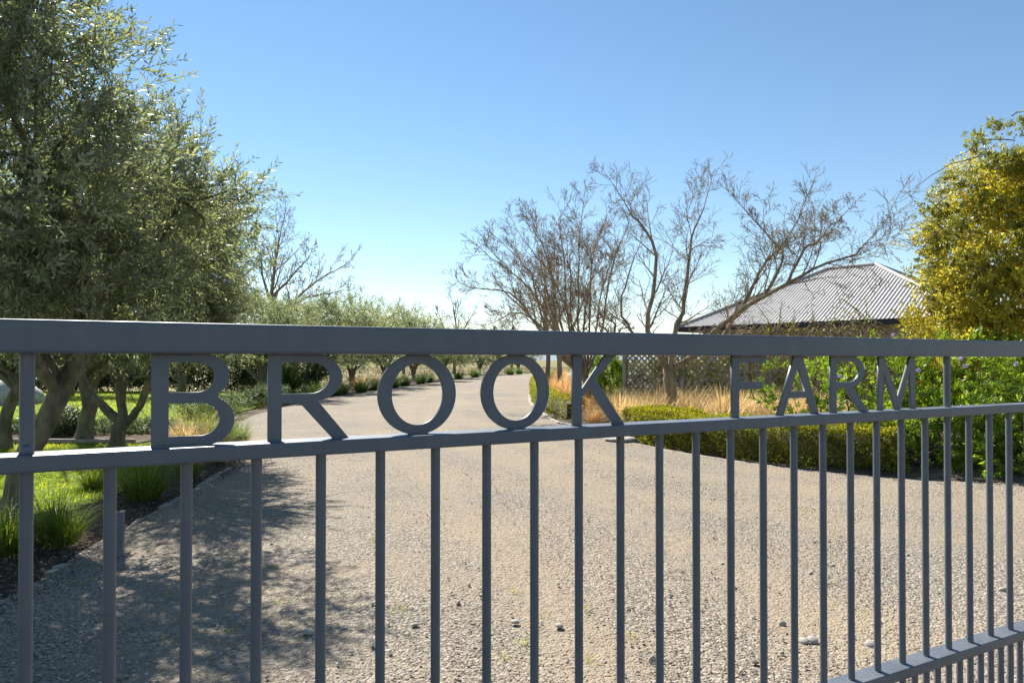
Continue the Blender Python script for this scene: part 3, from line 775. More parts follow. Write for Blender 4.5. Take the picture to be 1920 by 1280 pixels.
o = link('fallen_leaves', leaf_mesh('fallen_leaves', np.stack([x, y, np.full(n, 0.012)], 1), np.stack([rs.normal(size=n), rs.normal(size=n), rs.normal(0, 0.15, n)], 1), np.tile([[0, 0, 1.0]], (n, 1)) + rs.normal(size=(n, 3))*0.2, rs.uniform(0.02, 0.05, n), rs.uniform(0.008, 0.02, n), M['dead'], rs.uniform(0, 1, n)))
tag(o, 'dry brown leaves littered over mulch and gravel', 'leaf litter', kind='stuff')

n = 16000
y = 3.2+9*rs.uniform(0, 1, n)**1.5; x = np.interp(y, [p[1] for p in DL], [p[0] for p in DL]) + 0.18 - np.abs(rs.normal(0, 0.75, n))
o = link('mulch_chips', leaf_mesh('mulch_chips', np.stack([x, y, rs.uniform(-0.015, 0.012, n)], 1), np.stack([rs.normal(size=n), rs.normal(size=n), rs.normal(0, 0.3, n)], 1), np.tile([[0, 0, 1.0]], (n, 1)) + rs.normal(size=(n, 3))*0.3, rs.uniform(0.015, 0.05, n), rs.uniform(0.006, 0.018, n), M['chip'], rs.uniform(0, 1, n)))
tag(o, 'bark chips and twigs spread over the left bed', 'mulch', kind='stuff')

# ------------------------------------------------------------------ edgings, bollard, rocks
def edging(name, pts, w, h, label, n):
    c = curve_pts(pts, n+1); er = np.random.RandomState(n)
    e = empty(name, (c[0][0], c[0][1], 0)); tag(e, label, 'edging')
    for a, b in zip(c[:-1], c[1:]):
        d = (b-a)/np.linalg.norm(b-a)*0.012
        hj = h*er.uniform(0.5, 1.15); a = a+er.normal(0, 0.012, 2); b = b+er.normal(0, 0.012, 2)
        mb = MB(); mb.obox((*(a+d), hj/2-0.03+er.uniform(-0.006, 0.004)), (*(b-d), hj/2-0.03+er.uniform(-0.006, 0.004)), w*er.uniform(0.8, 1.15), hj+0.06)
        link('edging_block', mb.mesh('edging_block', M['concrete'], 0.008, 1), e)
edging('garden_edging', [(-3.36,4.95), (-3.44,5.6), (-3.66,7.2), (-4.1,9.9)], 0.09, 0.014, 'pale mowing strip edging between mulch bed and gravel on the left', 12)
edging('garden_edging', [(2.05,14.6), (1.55,16.0), (1.08,17.4), (0.68,23.3), (0.78,30.5)], 0.12, 0.05, 'pale stone edging at the foot of the far box hedge', 14)
edging('garden_edging', [(2.05,13.35), (2.9,11.35), (4.1,9.75), (4.85,9.0)], 0.06, 0.006, 'thin edging along the front of the near box hedge', 7)
edging('garden_edging', [(-14,12.75), (-10,12.7), (-7.0,12.7)], 0.07, 0.08, 'timber edging before the low grey green shrub row', 5)

b = empty('bollard', (W(222, 5.42), 5.42, 0), 0.35); b['_local'] = 1
tag(b, 'short square dark steel bollard at the left edge of the gravel', 'bollard')
mb = MB(); mb.box(-0.045, 0.045, -0.045, 0.045, -0.03, 0.335); link('body', mb.mesh('body', M['gate'], 0.004, 2), b)
mb = MB(); mb.box(-0.049, 0.049, -0.049, 0.049, 0.335, 0.352); link('cap', mb.mesh('cap', M['gate'], 0.003, 2), b)

for i, (px, py, r, fl, label) in enumerate(((1066,783,0.22,0.75,'pale rounded boulder at the end of the far box hedge'), (1092,787,0.26,0.6,'flat grey boulder in the hedge gap behind the K'), (1112,786,0.2,0.7,'small pale rock beside the orange tussock in the hedge gap'), (1165,826,0.3,0.2,'flat stone lying at the corner of the near box hedge'), (12,745,0.75,0.8,'large pale boulder on the lawn at the left picture edge'), (-12,752,0.6,0.7,'darker boulder on the lawn cut by the left picture edge'))):
    Y = FPX*EYE/(py-675) if px > 100 else 24.0
    o = link('boulder', rock_mesh('boulder', 70+i, M['rock'], 3, 0.14, fl)); o.location = (W(px, Y), Y, r*fl*0.4); o.scale = (r*1.2, r*0.9, r); o.rotation_euler = (0, 0, i)
    tag(o, label, 'rock')

# ------------------------------------------------------------------ olives
def olive(base, stems, blobs, label, seed, ntw, nl=22, L=0.06, Wd=0.0135, tw=0.36, trunk_r=0.12, zmin=1.3, clusters=260, crad=0.36, sticks=True, group=None, limbs=26, keep=None):
    rs = np.random.RandomState(seed)
    t = empty('olive_tree', (base[0], base[1], 0)); tag(t, label, 'olive tree', group)
    items = []
    B = np.array(blobs, float)
    for pts, r in stems:
        P = curve_pts(pts, 12, rs, 0.018)
        rad = r*(1-0.55*np.linspace(0, 1, 12)) * (1 + rs.normal(0, 0.06, 12))
        rad[0] *= 1.35 if pts[0][2] < 0.1 else 1.0
        items.append((P, rad, 10))
        tip = P[-1]; d = P[-1]-P[-3]; d /= np.linalg.norm(d)
        for q in range(max(2, limbs//len(stems))):          # limbs into the crown
            k = rs.randint(5, 12); s = P[k]
            b = B[rs.randint(len(B))]
            e = b[:3] + rdirs(rs, 1)[0]*b[3:6]*rs.uniform(0.5, 0.9)
            if np.linalg.norm(e-s) > 3.2 or e[2] < s[2]-0.15: continue
            m = (s+e)/2 + rs.normal(size=3)*0.18 + np.array([0, 0, 0.12])
            Q = curve_pts([s, m, e], 8, rs, 0.03)
            r0 = rad[k]*0.55
            items.append((Q, r0*(1-0.85*np.linspace(0, 1, 8))+0.004, 6))
            for z in range(5):
                kk = rs.randint(2, 7); e2 = Q[kk] + rdirs(rs, 1)[0]*rs.uniform(0.4, 0.9) + np.array([0, 0, 0.15])
                items.append((curve_pts([Q[kk], (Q[kk]+e2)/2+rs.normal(size=3)*0.08, e2], 5), 0.3*r0*(1-0.8*np.linspace(0, 1, 5))+0.003, 4))
    link('trunk', tubes('trunk', items, M['olive_bark']), t)
    me, (A, E) = sprays('crown', blobs, ntw, nl, L, Wd, tw, M['olive'], seed+1, 0.4, clusters, crad, zmin, 0.45, 0.09, keep=keep, spread=0.8)
    cr = link('crown', me, t)
    if sticks: link('twigs', stick_mesh('twigs', A, E, 0.0028, M['olive_bark']), cr)
    return t

sv = np.array(sdir[:])
def gap(P, rs):
    """the opening between the crowns through which the sun reaches the near lawn"""
    ok = np.ones(len(P), bool)
    for cx, cy, r in ((-5.9, 8.6, 0.8), (-5.0, 7.6, 0.55), (-6.6, 9.2, 0.7), (-5.4, 11.0, 0.6), (-5.2, 11.6, 0.6)):
        d = P - np.array([cx, cy, 0.0]); t = d @ sv
        ok &= np.linalg.norm(d - t[:, None]*sv, axis=1) > r*rs.uniform(0.75, 1.1, len(P))
    return ok
# nearest olive, leaning trunk at the left edge
olive((-4.85, 6.6), [([(-4.88,6.6,-0.05), (-4.75,6.6,0.5), (-4.45,6.6,1.1), (-4.2,6.6,1.6), (-4.15,6.5,2.3), (-4.3,6.3,3.2)], 0.125), ([(-4.35,6.6,1.25), (-4.75,6.5,1.8), (-5.0,6.3,2.7)], 0.08)],
      [(-4.35,5.4,3.4,1.45,1.2,1.75), (-3.7,5.1,3.0,0.85,0.8,0.9), (-4.3,5.2,4.6,1.25,1.0,0.9), (-3.8,7.0,3.0,1.05,0.95,0.95), (-3.7,7.1,3.3,0.65,0.6,0.5), (-4.0,6.3,2.2,0.9,0.9,0.6), (-5.2,6.5,3.3,1.2,1.2,1.4)],
      'tall dark olive tree nearest the gate with a leaning trunk, filling the top left corner', 101, 5600, 18, 0.074, 0.0215, 0.36, zmin=1.62, clusters=520, crad=0.32, keep=gap)
# second row
olive((-7.0, 12.2), [([(-7.05,12.2,-0.05), (-7.0,12.2,0.4), (-6.95,12.2,0.55)], 0.15), ([(-6.97,12.2,0.45), (-7.45,12.2,0.85), (-7.75,12.1,1.5), (-7.6,12.0,2.4)], 0.09), ([(-6.97,12.2,0.45), (-6.95,12.1,1.1), (-6.8,11.9,1.8), (-6.5,11.6,2.8)], 0.09), ([(-6.95,12.2,0.35), (-6.55,12.0,0.75), (-6.15,11.7,1.4), (-5.6,11.0,2.4)], 0.08)],
      [(-6.3,11.3,3.0,1.9,1.7,1.5), (-5.1,9.9,3.05,1.2,1.1,1.15), (-4.75,9.8,3.35,0.7,0.7,0.7), (-5.1,10.3,2.4,1.05,1.0,0.9), (-5.6,11.0,2.0,1.2,1.0,0.6)],
      'bushy sunlit olive tree with a trunk forked in three, behind the letter B', 111, 5800, 18, 0.070, 0.021, 0.36, zmin=1.5, clusters=480, crad=0.34, keep=gap)
olive((-8.1, 12.9), [([(-8.1,12.9,-0.05), (-8.0,12.9,0.6), (-8.05,12.9,1.2), (-7.9,12.8,1.8), (-8.3,12.8,2.8)], 0.15), ([(-8.02,12.9,1.0), (-7.6,12.9,1.5), (-7.3,12.9,2.4)], 0.09)],
      [(-8.2,13.0,3.2,2.1,1.7,1.7), (-7.2,13.2,2.2,1.4,1.1,0.7)],
      'olive tree with a stout upright trunk between the leaning and the forked olive', 121, 3400, 18, 0.075, 0.02, 0.4, zmin=1.5, clusters=280, crad=0.4, keep=gap)
olive((-9.0, 12.0), [([(-8.95,12.0,-0.05), (-8.85,12.0,0.6), (-8.6,12.0,1.3), (-8.4,11.9,2.0)], 0.13), ([(-8.7,12.0,1.1), (-9.2,12,1.7), (-9.6,12,2.6)], 0.08)],
      [(-9.0,11.8,3.2,1.9,1.6,1.7)],
      'olive tree with a slanting trunk cut by the left picture edge', 131, 2600, 18, 0.075, 0.02, 0.4, zmin=1.55, clusters=220, crad=0.4, keep=gap)
# third row beyond the shrub row
for i, (x, y, z, sx_, label) in enumerate(((-10.2, 28, 2.75, 2.2, 'grey green olive tree on the lawn behind the letter R'), (-14.6, 30, 2.9, 2.3, 'olive tree on the far lawn seen through the upper hole of the B'), (-19.5, 30, 2.9, 2.4, 'olive tree far left on the back lawn behind the trunks'))):
    olive((x, y), [([(x,y,-0.05), (x+0.1,y,0.6), (x-0.15,y,1.2), (x-0.5,y,2.2)], 0.2), ([(x+0.05,y,0.5), (x+0.4,y,1.2), (x+0.9,y,2.2)], 0.12), ([(x+0.03,y,0.6), (x-0.6,y-0.2,1.2), (x-1.2,y-0.2,2.0)], 0.1)],
          [(x,y,z,sx_,2.0,1.35), (x+0.9,y-0.5,z-0.5,1.3,1.3,0.8)], label, 141+i*10, 1900, 16, 0.12, 0.032, 0.5, zmin=1.5, clusters=180, crad=0.5, sticks=False)
for i, (x, y, h, r, label) in enumerate(((-9.9, 34.5, 4.6, 2.2, 'nearest olive of the row along the far left drive edge'), (-9.4, 40, 5.1, 2.3, 'second olive of the row along the far left drive edge'), (-8.6, 46, 5.3, 2.4, 'third and tallest olive of the far left row'), (-7.6, 52.5, 4.9, 2.2, 'fourth olive of the row along the far left drive edge'), (-6.0, 59, 4.2, 1.9, 'last olive of the far left row before the drive bends'), (-3.6, 76, 3.6, 2.0, 'small pale olive at the far bend of the drive, left'), (0.8, 92, 3.8, 2.2, 'small pale olive behind the end of the drive'), (-8.5, 84, 4.0, 2.6, 'distant olive left behind the far row'))):
    olive((x, y), [([(x,y,-0.05), (x,y,0.5), (x-0.2,y,1.2), (x-0.7,y,2.3)], 0.17), ([(x,y,0.4), (x+0.3,y,1.2), (x+0.8,y,2.3)], 0.13), ([(x,y,0.4), (x+0.1,y-0.2,1.2), (x+0.1,y-0.3,2.4)], 0.11)],
          [(x,y,h*0.62,r*1.25,2.4,h*0.36), (x+1.3,y-0.6,h*0.55,r*0.7,1.5,h*0.32), (x-1.6,y+0.8,h*0.6,r*0.7,1.5,h*0.38)], label, 181+i*10, 1600, 12, 0.18, 0.05, 0.62, zmin=1.15, clusters=190, crad=0.6, sticks=False, limbs=18)

# ------------------------------------------------------------------ low planting on the left
def shrub(name, blobs, label, cat, mat, seed, ntw, nl, L, Wd, tw, group=None, core=0.72, zmin=None, clusters=0, crad=0.3, stems=5, whorl=False, up=0.5, amp=0.16, lo=0.6, corem='hedge_core'):
    rs = np.random.RandomState(seed)
    B = np.array(blobs, float)
    t = empty(name, (B[0][0], B[0][1], 0)); tag(t, label, cat, group)
    me, (A, E) = sprays('foliage', blobs, ntw, nl, L, Wd, tw, mat, seed, up, clusters, crad, zmin, lo, amp, whorl)
    f = link('foliage', me, t)
    items = []
    for q in range(stems*len(B)):
        b = B[q % len(B)]
        e = b[:3] + rdirs(rs, 1)[0]*b[3:6]*0.75; e[2] = max(e[2], b[2]*0.6)
        s = np.array([b[0]+rs.normal(0, 0.15)*b[3], b[1]+rs.normal(0, 0.15)*b[4], 0.0])
        items.append((curve_pts([s, (s+e)/2+rs.normal(size=3)*0.06, e], 6), np.linspace(0.022, 0.006, 6), 5))
        for z in range(4):
            k = rs.randint(2, 6); P = items[-1-z][0]; e2 = P[k]+rdirs(rs, 1)[0]*b[3:6]*0.45
            items.append((curve_pts([P[k], (P[k]+e2)/2+rs.normal(size=3)*0.03, e2], 4), np.linspace(0.009, 0.003, 4), 4))
    link('stems', tubes('stems', items, M['stem']), t)
    return t
for i, w_ in enumerate(('leftmost', 'second from the left', 'third from the left', 'fourth from the left', 'last on the right')):
    x = -10.9 + i*0.8
    shrub('low_shrub', [(x, 14.3+0.25*math.sin(i*2.1), 0.10, 0.55, 0.5, 0.15+0.02*math.sin(i*3))], 'low grey green shrub, %s in the row between the lawns' % w_, 'shrub', M['rosemary'], 300+i, 750, 9, 0.06, 0.016, 0.10, 'low shrubs between the lawns', stems=8)
shrub('low_shrub', [(-8.2, 18.4, 0.25, 0.9, 0.7, 0.28), (-8.7,20.5,0.22,0.7,0.9,0.25)], 'low green ground plants at the drive edge behind the B and R', 'shrub', M['rosemary'], 320, 1100, 9, 0.07, 0.02, 0.16)
shrub('low_shrub', [(-8.5, 23.5, 0.3, 0.7, 1.3, 0.3)], 'low shrub at the drive edge left of the letter R stem', 'shrub', M['rosemary'], 321, 800, 9, 0.08, 0.024, 0.18)
shrub('low_shrub', [(W(88,13.6), 13.9, 0.25, 0.5, 0.45, 0.25)], 'blue green rounded shrub behind the leaning olive trunk', 'shrub', M['dark_leaf'], 322, 1300, 9, 0.05, 0.014, 0.14)
rs = np.random.RandomState(400)
for i in range(11):
    x = -29 + i*1.85
    shrub('dark_shrub', [(x, 34.2+rs.uniform(-0.5, 0.5), 1.35, 1.25, 1.0, 1.35+rs.uniform(-0.2, 0.3))], 'tall dark evergreen shrub at the back of the lawn, %s from the left' % ('first', 'second', 'third', 'fourth', 'fifth', 'sixth', 'seventh', 'eighth', 'ninth', 'tenth', 'eleventh')[i], 'shrub', M['dark_leaf'], 410+i, 800, 8, 0.2, 0.07, 0.4, 'dark shrubs behind the back lawn')
fl = tussock_mesh(37, 260, 2.1, 0.35, M['dark_leaf'], 0.06, 0.5, 0.3)
put('flax_bush', fl, W(537, 31), 31, 0, 1.0, 0.4, 'dark strappy flax bush on the lawn seen through the top of the R', 'flax')

# pale scrub in the field beyond
rs = np.random.RandomState(430)
n = 9000
x = rs.uniform(-30, 40, n); y = rs.uniform(38, 150, n)
ok = (x < np.interp(y, [38, 62, 76, 90], [-10, -7, -4, 8])) | (x > np.interp(y, [38, 62, 71, 90], [6, 8, 14, 30])) | (y > 96)
x, y = x[ok], y[ok]; n = len(x)
o = link('field_scrub', blades('field_scrub', np.stack([x, y, np.full(n, -0.09)], 1), np.stack([rs.normal(0, 0.5, n), rs.normal(0, 0.5, n), np.ones(n)], 1), rs.uniform(0.2, 0.6, n), rs.uniform(0.08, 0.2, n), rs.uniform(0.2, 1.0, n), M['scrub'], rs.uniform(0, 1, n), 2))
tag(o, 'dry pale grass standing in the field beyond the garden', 'dry grass', kind='stuff')

# ------------------------------------------------------------------ box hedges
def hedge(path, w, h, label, n, L, seed, z0=0.0):
    rs = np.random.RandomState(seed)
    c = curve_pts(path, 60); seg = np.linalg.norm(np.diff(c, axis=0), axis=1); cum = np.concatenate([[0], np.cumsum(seg)]); tot = cum[-1]
    t = empty('box_hedge', (c[0][0], c[0][1], 0)); tag(t, label, 'hedge')
    def frame(s):
        P = np.stack([np.interp(s, cum, c[:, 0]), np.interp(s, cum, c[:, 1])], 1)
        Q = np.stack([np.interp(s+0.05, cum, c[:, 0]), np.interp(s+0.05, cum, c[:, 1])], 1)
        Q2 = np.stack([np.interp(s-0.05, cum, c[:, 0]), np.interp(s-0.05, cum, c[:, 1])], 1)
        d = unit(Q-Q2); return P, np.stack([d[:, 1], -d[:, 0]], 1), d
    # face choice: two sides, top, two ends
    ar = np.array([h*tot, h*tot, w*tot, w*h*1.4, w*h*1.4]); f = rs.choice(5, n, p=ar/ar.sum())
    s = rs.uniform(0, tot, n); s = np.where(f == 3, 0.0, np.where(f == 4, tot, s))
    P, sd, d = frame(s)
    a = np.where(f == 0, -1.0, np.where(f == 1, 1.0, rs.uniform(-1, 1, n))); zz = np.where(f == 2, 1.0, rs.uniform(0, 1, n)**0.85)
    wob = 0.030*np.sin(s*2.7+seed)+0.022*np.sin(s*6.1+zz*4)+0.018*np.sin(s*15+zz*9+a*6)
    dep = -rs.uniform(0, 0.085, n)+wob*1.5+0.02
    # rounded shoulders
    rnd_ = 0.05*(zz > 0.9)*(np.abs(a) > 0.9)
    X = np.zeros((n, 3)); X[:, :2] = P + sd*(a*(w/2 + np.where(f < 2, dep, 0) - rnd_))[:, None] + d*(np.where(f == 3, -dep, np.where(f == 4, dep, 0)))[:, None]
    X[:, 2] = z0 + zz*h + np.where(f == 2, dep*0.8, 0) - rnd_
    Nn = np.zeros((n, 3)); Nn[:, :2] = sd*np.where(f == 0, -1, np.where(f == 1, 1, 0))[:, None] + d*np.where(f == 3, -1, np.where(f == 4, 1, 0))[:, None]; Nn[:, 2] = (f == 2)
    D = unit(Nn*0.7 + rs.normal(size=(n, 3))*0.7 + np.array([0, 0, 0.35]))
    link('foliage', leaf_mesh('foliage', X, D, rdirs(rs, n), L*rs.uniform(0.6, 1.3, n), L*0.6*rs.uniform(0.7, 1.2, n), M['box'], np.clip(rs.uniform(0, 0.75, n)+0.25*(f == 2), 0, 1)), t)  # top leaves shifted to lighter yellow, sunlight painted into their colour
    # woody inside
    m = 30; ss = np.linspace(0.13, tot-0.13, m); P, sd, d = frame(ss); V = []
    for i in range(m):
        for q, zq in ((-1, 0), (-1, 1), (1, 1), (1, 0)):
            p = P[i]+sd[i]*q*(w/2-0.15); V.append((p[0], p[1], z0-0.03+zq*(h-0.12)))
    F = []
    for i in range(m-1):
        for q in range(4): F.append((i*4+q, i*4+(q+1) % 4, i*4+4+(q+1) % 4, i*4+4+q))
    F += [(0, 1, 2, 3), tuple(4*(m-1)+q for q in (3, 2, 1, 0))]
    link('branches', npmesh('branches', np.array(V), np.array(F), M['hedge_core']), t)
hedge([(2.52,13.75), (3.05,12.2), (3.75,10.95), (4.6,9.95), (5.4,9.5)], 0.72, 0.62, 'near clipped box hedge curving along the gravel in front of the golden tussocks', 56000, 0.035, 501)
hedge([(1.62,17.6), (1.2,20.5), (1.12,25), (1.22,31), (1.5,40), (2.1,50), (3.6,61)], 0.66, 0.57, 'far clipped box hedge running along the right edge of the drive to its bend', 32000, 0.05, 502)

# ------------------------------------------------------------------ bare trees on the right
def bare(name, base, stems, label, seed, kids, maxlev, rmin, mat, ratio=0.5, up=0.05, side=6, buds=0, group=None, ang=0.7, budsize=0.03, wig=0.13, sub=0.45, grow_r=0.5, lo=0.25):
    rs = np.random.RandomState(seed)
    t = empty(name, (base[0], base[1], 0)); tag(t, label, 'bare tree', group)
    trunk, tw = [], []
    for pts, r0, r1, k in stems:
        P = curve_pts(pts, 14, rs, 0.02); rad = np.linspace(r0, r1, 14)
        trunk.append((P, rad, 9))
        if k == 0: continue
        ln = np.linalg.norm(np.diff(P, axis=0), axis=1).sum()
        for q in range(k):
            f = lo + (1-lo)*(q+rs.uniform(0, 1))/k; i = min(int(f*13), 12)
            d = P[i+1]-P[i]; d /= np.linalg.norm(d)
            ax = rs.normal(size=3); ax -= d*(ax @ d); ax /= np.linalg.norm(ax)
            a = ang*rs.uniform(0.5, 1.25)
            grow(rs, P[i], d*math.cos(a)+ax*math.sin(a)+np.array([0, 0, 0.15]), ln*sub*rs.uniform(0.6, 1.2)*(1.2-0.5*f), rad[i]*grow_r, 1, maxlev, tw, kids, up, wig, ratio, rmin, ang)
        d = P[-1]-P[-2]; d /= np.linalg.norm(d)
        grow(rs, P[-1], d, ln*sub*0.8, r1, 1, maxlev, tw, kids, up, wig, ratio, rmin, ang)
    tr = link('trunk', tubes('trunk', trunk, mat), t)
    br = link('branches', tubes('branches', tw, mat), t)
    if buds:
        ends = np.array([p[rs.randint(1, len(p))] for p, _, s in tw if s <= 4]); k = rs.randint(0, len(ends), buds)
        D = rdirs(rs, buds)+np.array([0, 0, 0.8])
        link('buds', leaf_mesh('buds', ends[k], D, rdirs(rs, buds), budsize*rs.uniform(0.6, 1.4, buds), budsize*0.45, M['bud'] if buds > 0 else None, rs.uniform(0, 1, buds)), br)
    return t

Y = 14.0
def q(px, py, dy=0.0): return (W(px, Y+dy), Y+dy, HZ(py, Y+dy))
bare('bare_tree', (W(1255, Y), Y), [
    ([(W(1256,Y),Y,0.05), q(1256,735), q(1253,700), q(1258,690)], 0.13, 0.10, 0),
    ([q(1255,700), q(1238,665), q(1212,610), q(1228,540,0.2), q(1226,460,0.3), q(1205,425,0.4), q(1175,385,0.4)], 0.07, 0.012, 10),
    ([q(1258,695), q(1262,640), q(1280,580,0.3), q(1290,500,0.5), q(1300,440,0.7), q(1320,390,0.8)], 0.065, 0.012, 10),
    ([q(1260,692), q(1305,665,-0.2), q(1345,640,-0.3), q(1385,585,-0.4), q(1420,520,-0.5), q(1450,475,-0.5), q(1490,425,-0.5)], 0.065, 0.012, 10),
    ([q(1300,668), q(1345,612,-0.5), q(1410,570,-0.9), q(1490,520,-1.2), q(1540,500,-1.3), q(1600,475,-1.2), q(1640,440,-1.1)], 0.055, 0.009, 12),
    ([q(1480,525,-1.1), q(1510,470,-0.9), q(1545,440,-0.7), q(1580,405,-0.6)], 0.03, 0.009, 8),
    ([q(1400,575,-0.8), q(1440,540,-0.6), q(1470,480,-0.3), q(1440,440,0), q(1400,395,0.2)], 0.035, 0.01, 8),
    ([q(1245,665), q(1180,615,0.8), q(1165,560,1.0), q(1190,480,1.2)], 0.04, 0.012, 5)],
    'wide spreading bare tree with budding twigs in front of the trellis and iron roof', 601, (0, 6, 4, 3), 4, 0.0044, M['bare_bark'], 0.62, 0.055, buds=1500, ang=0.85, budsize=0.035, sub=0.30, wig=0.10)
Y = 20.0
st = [([(W(1100,Y),Y,0.05), q(1100,735), q(1098,705)], 0.15, 0.12, 0)]
rs = np.random.RandomState(8)
for (bx, by, ex, ey, dz) in ((1000,600,905,500,0.0), (1020,610,960,430,0.6), (1045,610,1010,400,-0.7), (1065,615,1050,380,0.8), (1085,612,1090,375,-0.3), (1105,612,1130,380,0.7), (1128,612,1165,410,-0.6), (1035,612,935,450,-1.2), (1075,612,985,410,1.4), (1118,612,1150,440,1.4), (1010,608,930,560,0.9), (1052,612,1030,470,1.6), (1095,612,1110,450,-1.3), (1070,612,1065,440,-1.5)):
    st.append(([q(1098,708), q((1098*0.45+bx*0.55), 665, dz*0.2), q(bx, by, dz*0.5), q((bx+ex)/2+rs.uniform(-8, 8), (by+ey)/2, dz), q(ex, ey+42, dz*1.3)], 0.048, 0.013, 9))
bare('bare_tree', (W(1100, Y), Y), st, 'dense vase-shaped bare tree with many stems right of the drive', 611, (0, 6, 4, 3), 4, 0.0056, M['bare_bark'], 0.60, 0.04, ang=0.70, sub=0.27, wig=0.085, lo=0.45)
Y = 31.0
bare('bare_tree', (W(1047, Y), Y), [([(W(1052,Y),Y,0.05), q(1047,670), q(1040,610), q(1030,560), q(1018,510)], 0.14, 0.03, 10), ([q(1046,665), q(1080,600), q(1110,520)], 0.09, 0.02, 8), ([q(1046,660), q(990,590), q(940,540)], 0.07, 0.02, 8)],
     'bare tree with a straight dark trunk behind the vase-shaped one', 621, (0, 5, 3, 2), 4, 0.006, M['bare_bark'], 0.55, 0.07, sub=0.34)
bare('bare_tree', (W(1027, 36), 36), [([(W(1027,36),36,0.05), (W(1027,36),36,2.0), (W(1024,36),36,4.0), (W(1020,36),36,6.5)], 0.15, 0.03, 12)],
     'slim bare tree farther back beside the right drive edge', 625, (0, 5, 3, 3), 4, 0.007, M['far_bark'], 0.5, 0.06, sub=0.36)
# left and far bare trees
Y = 36.0
bare('bare_tree', (W(505, Y), Y), [([(W(505,Y),Y,0), q(505,600), q(510,540), q(518,480), q(525,440)], 0.16, 0.03, 14), ([q(506,610), q(545,570), q(590,530), q(640,500)], 0.09, 0.02, 9), ([q(507,560), q(545,520), q(580,480)], 0.08, 0.02, 8), ([q(506,585), q(570,560), q(640,545)], 0.07, 0.02, 8), ([q(506,560), q(490,510), q(488,470)], 0.08, 0.02, 6)],
     'tall bare tree rising behind the olives on the left', 631, (0, 5, 4, 2), 4, 0.009, M['bare_bark'], 0.5, 0.05, buds=900, budsize=0.08, sub=0.33)
for i, (px, Y, ptop, wd, label) in enumerate(((852, 82, 560, 42, 'distant bare tree alone against the pale sky beyond the drive'), (757, 78, 575, 30, 'distant bare tree just above the far olive row'), (925, 105, 612, 34, 'smaller distant bare tree left of the vase-shaped one'), (960, 95, 618, 30, 'distant bare tree at the foot of the sky near the drive bend'), (1150, 60, 585, 30, 'thin bare tree between the two big bare trees'), (610, 70, 560, 40, 'distant bare tree behind the nearest olive of the far row'))):
    b = W(px, Y)
    bare('bare_tree', (b, Y), [([(b,Y,-0.05), q(px,650), q(px+3,610), q(px-2,ptop+18)], 0.2, 0.05, 10), ([q(px,655), q(px+wd*0.4,620), q(px+wd*0.8,ptop+30)], 0.12, 0.04, 6), ([q(px,650), q(px-wd*0.4,620), q(px-wd*0.7,ptop+30)], 0.12, 0.04, 6)],
         label, 641+i, (0, 5, 3, 2), 4, 0.018, M['far_bark'], 0.5, 0.05, sub=0.36)

# ------------------------------------------------------------------ trellis fence
FP = [np.array((3.06+1.35*i, 18.5-0.9*i)) for i in range(5)]
fdir = np.array((1.35, -0.9))/math.hypot(1.35, 0.9); fn = np.array((-fdir[1], fdir[0]))
tf = empty('trellis_fence', (3.06, 18.5, 0), math.atan2(-0.9, 1.35)); tf['_local'] = 1
tag(tf, 'weathered grey diagonal lattice fence behind the golden tussocks', 'fence')
SP = math.hypot(1.35, 0.9)
pm = MB(); pm.box(-0.055, 0.055, -0.055, 0.055, -0.1, 2.0); pm = pm.mesh('post', M['timber'], 0.006, 1)
for i in range(5): link('post', pm, tf, (i*SP, 0, 0))
FT, FB = 1.93, 0.22
for i in range(4):
    for z in (FT, FB):
        mb = MB(); mb.box(i*SP+0.057, (i+1)*SP-0.057, -0.022, 0.022, z-0.035, z+0.035); link('frame_rail', mb.mesh('frame_rail', M['timber'], 0.004, 1), tf)
    x0, x1 = i*SP+0.06, (i+1)*SP-0.06; z0, z1 = FB+0.036, FT-0.036
    for sg, yo in ((1, -0.008), (-1, 0.008)):
        c = -(z1-z0) + 0.06
        while c < (x1-x0):
            # slat x = x0 + c + (z-z0) ; clipped to the panel
            za = max(z0, z0-c); zb = min(z1, z0+(x1-x0)-c)
            if zb-za > 0.08:
                a = (x0+c+(za-z0), za); b_ = (x0+c+(zb-z0), zb)
                if sg < 0: a = (x0+x1-a[0], a[1]); b_ = (x0+x1-b_[0], b_[1])
                mb = MB(); mb.obox((a[0], yo, a[1]), (b_[0], yo, b_[1]), 0.012, 0.044, (-(b_[1]-a[1]), 0, b_[0]-a[0]))
                link('slat', mb.mesh('slat', M['timber']), tf)
            c += 0.165
def fpt(s, o, z): p = FP[0]+fdir*s+fn*o; return (p[0], p[1], z)
# evergreen climber behind the lattice
bl = [(*fpt(0.6+0.75*i, 0.42, 1.0), 0.62, 0.3, 0.85) for i in range(9)]
shrub('climber_hedge', bl, 'dark leafy evergreen growing behind the lattice fence', 'hedge', M['vine_green'], 520, 4000, 8, 0.08, 0.04, 0.2, zmin=0.1, stems=3)
shrub('dark_shrub', [(W(1140, 20.3), 20.3, 1.0, 0.48, 0.5, 0.75)], 'dark green leafy shrub at the left end of the lattice fence', 'shrub', M['shrub'], 530, 900, 10, 0.08, 0.036, 0.2)
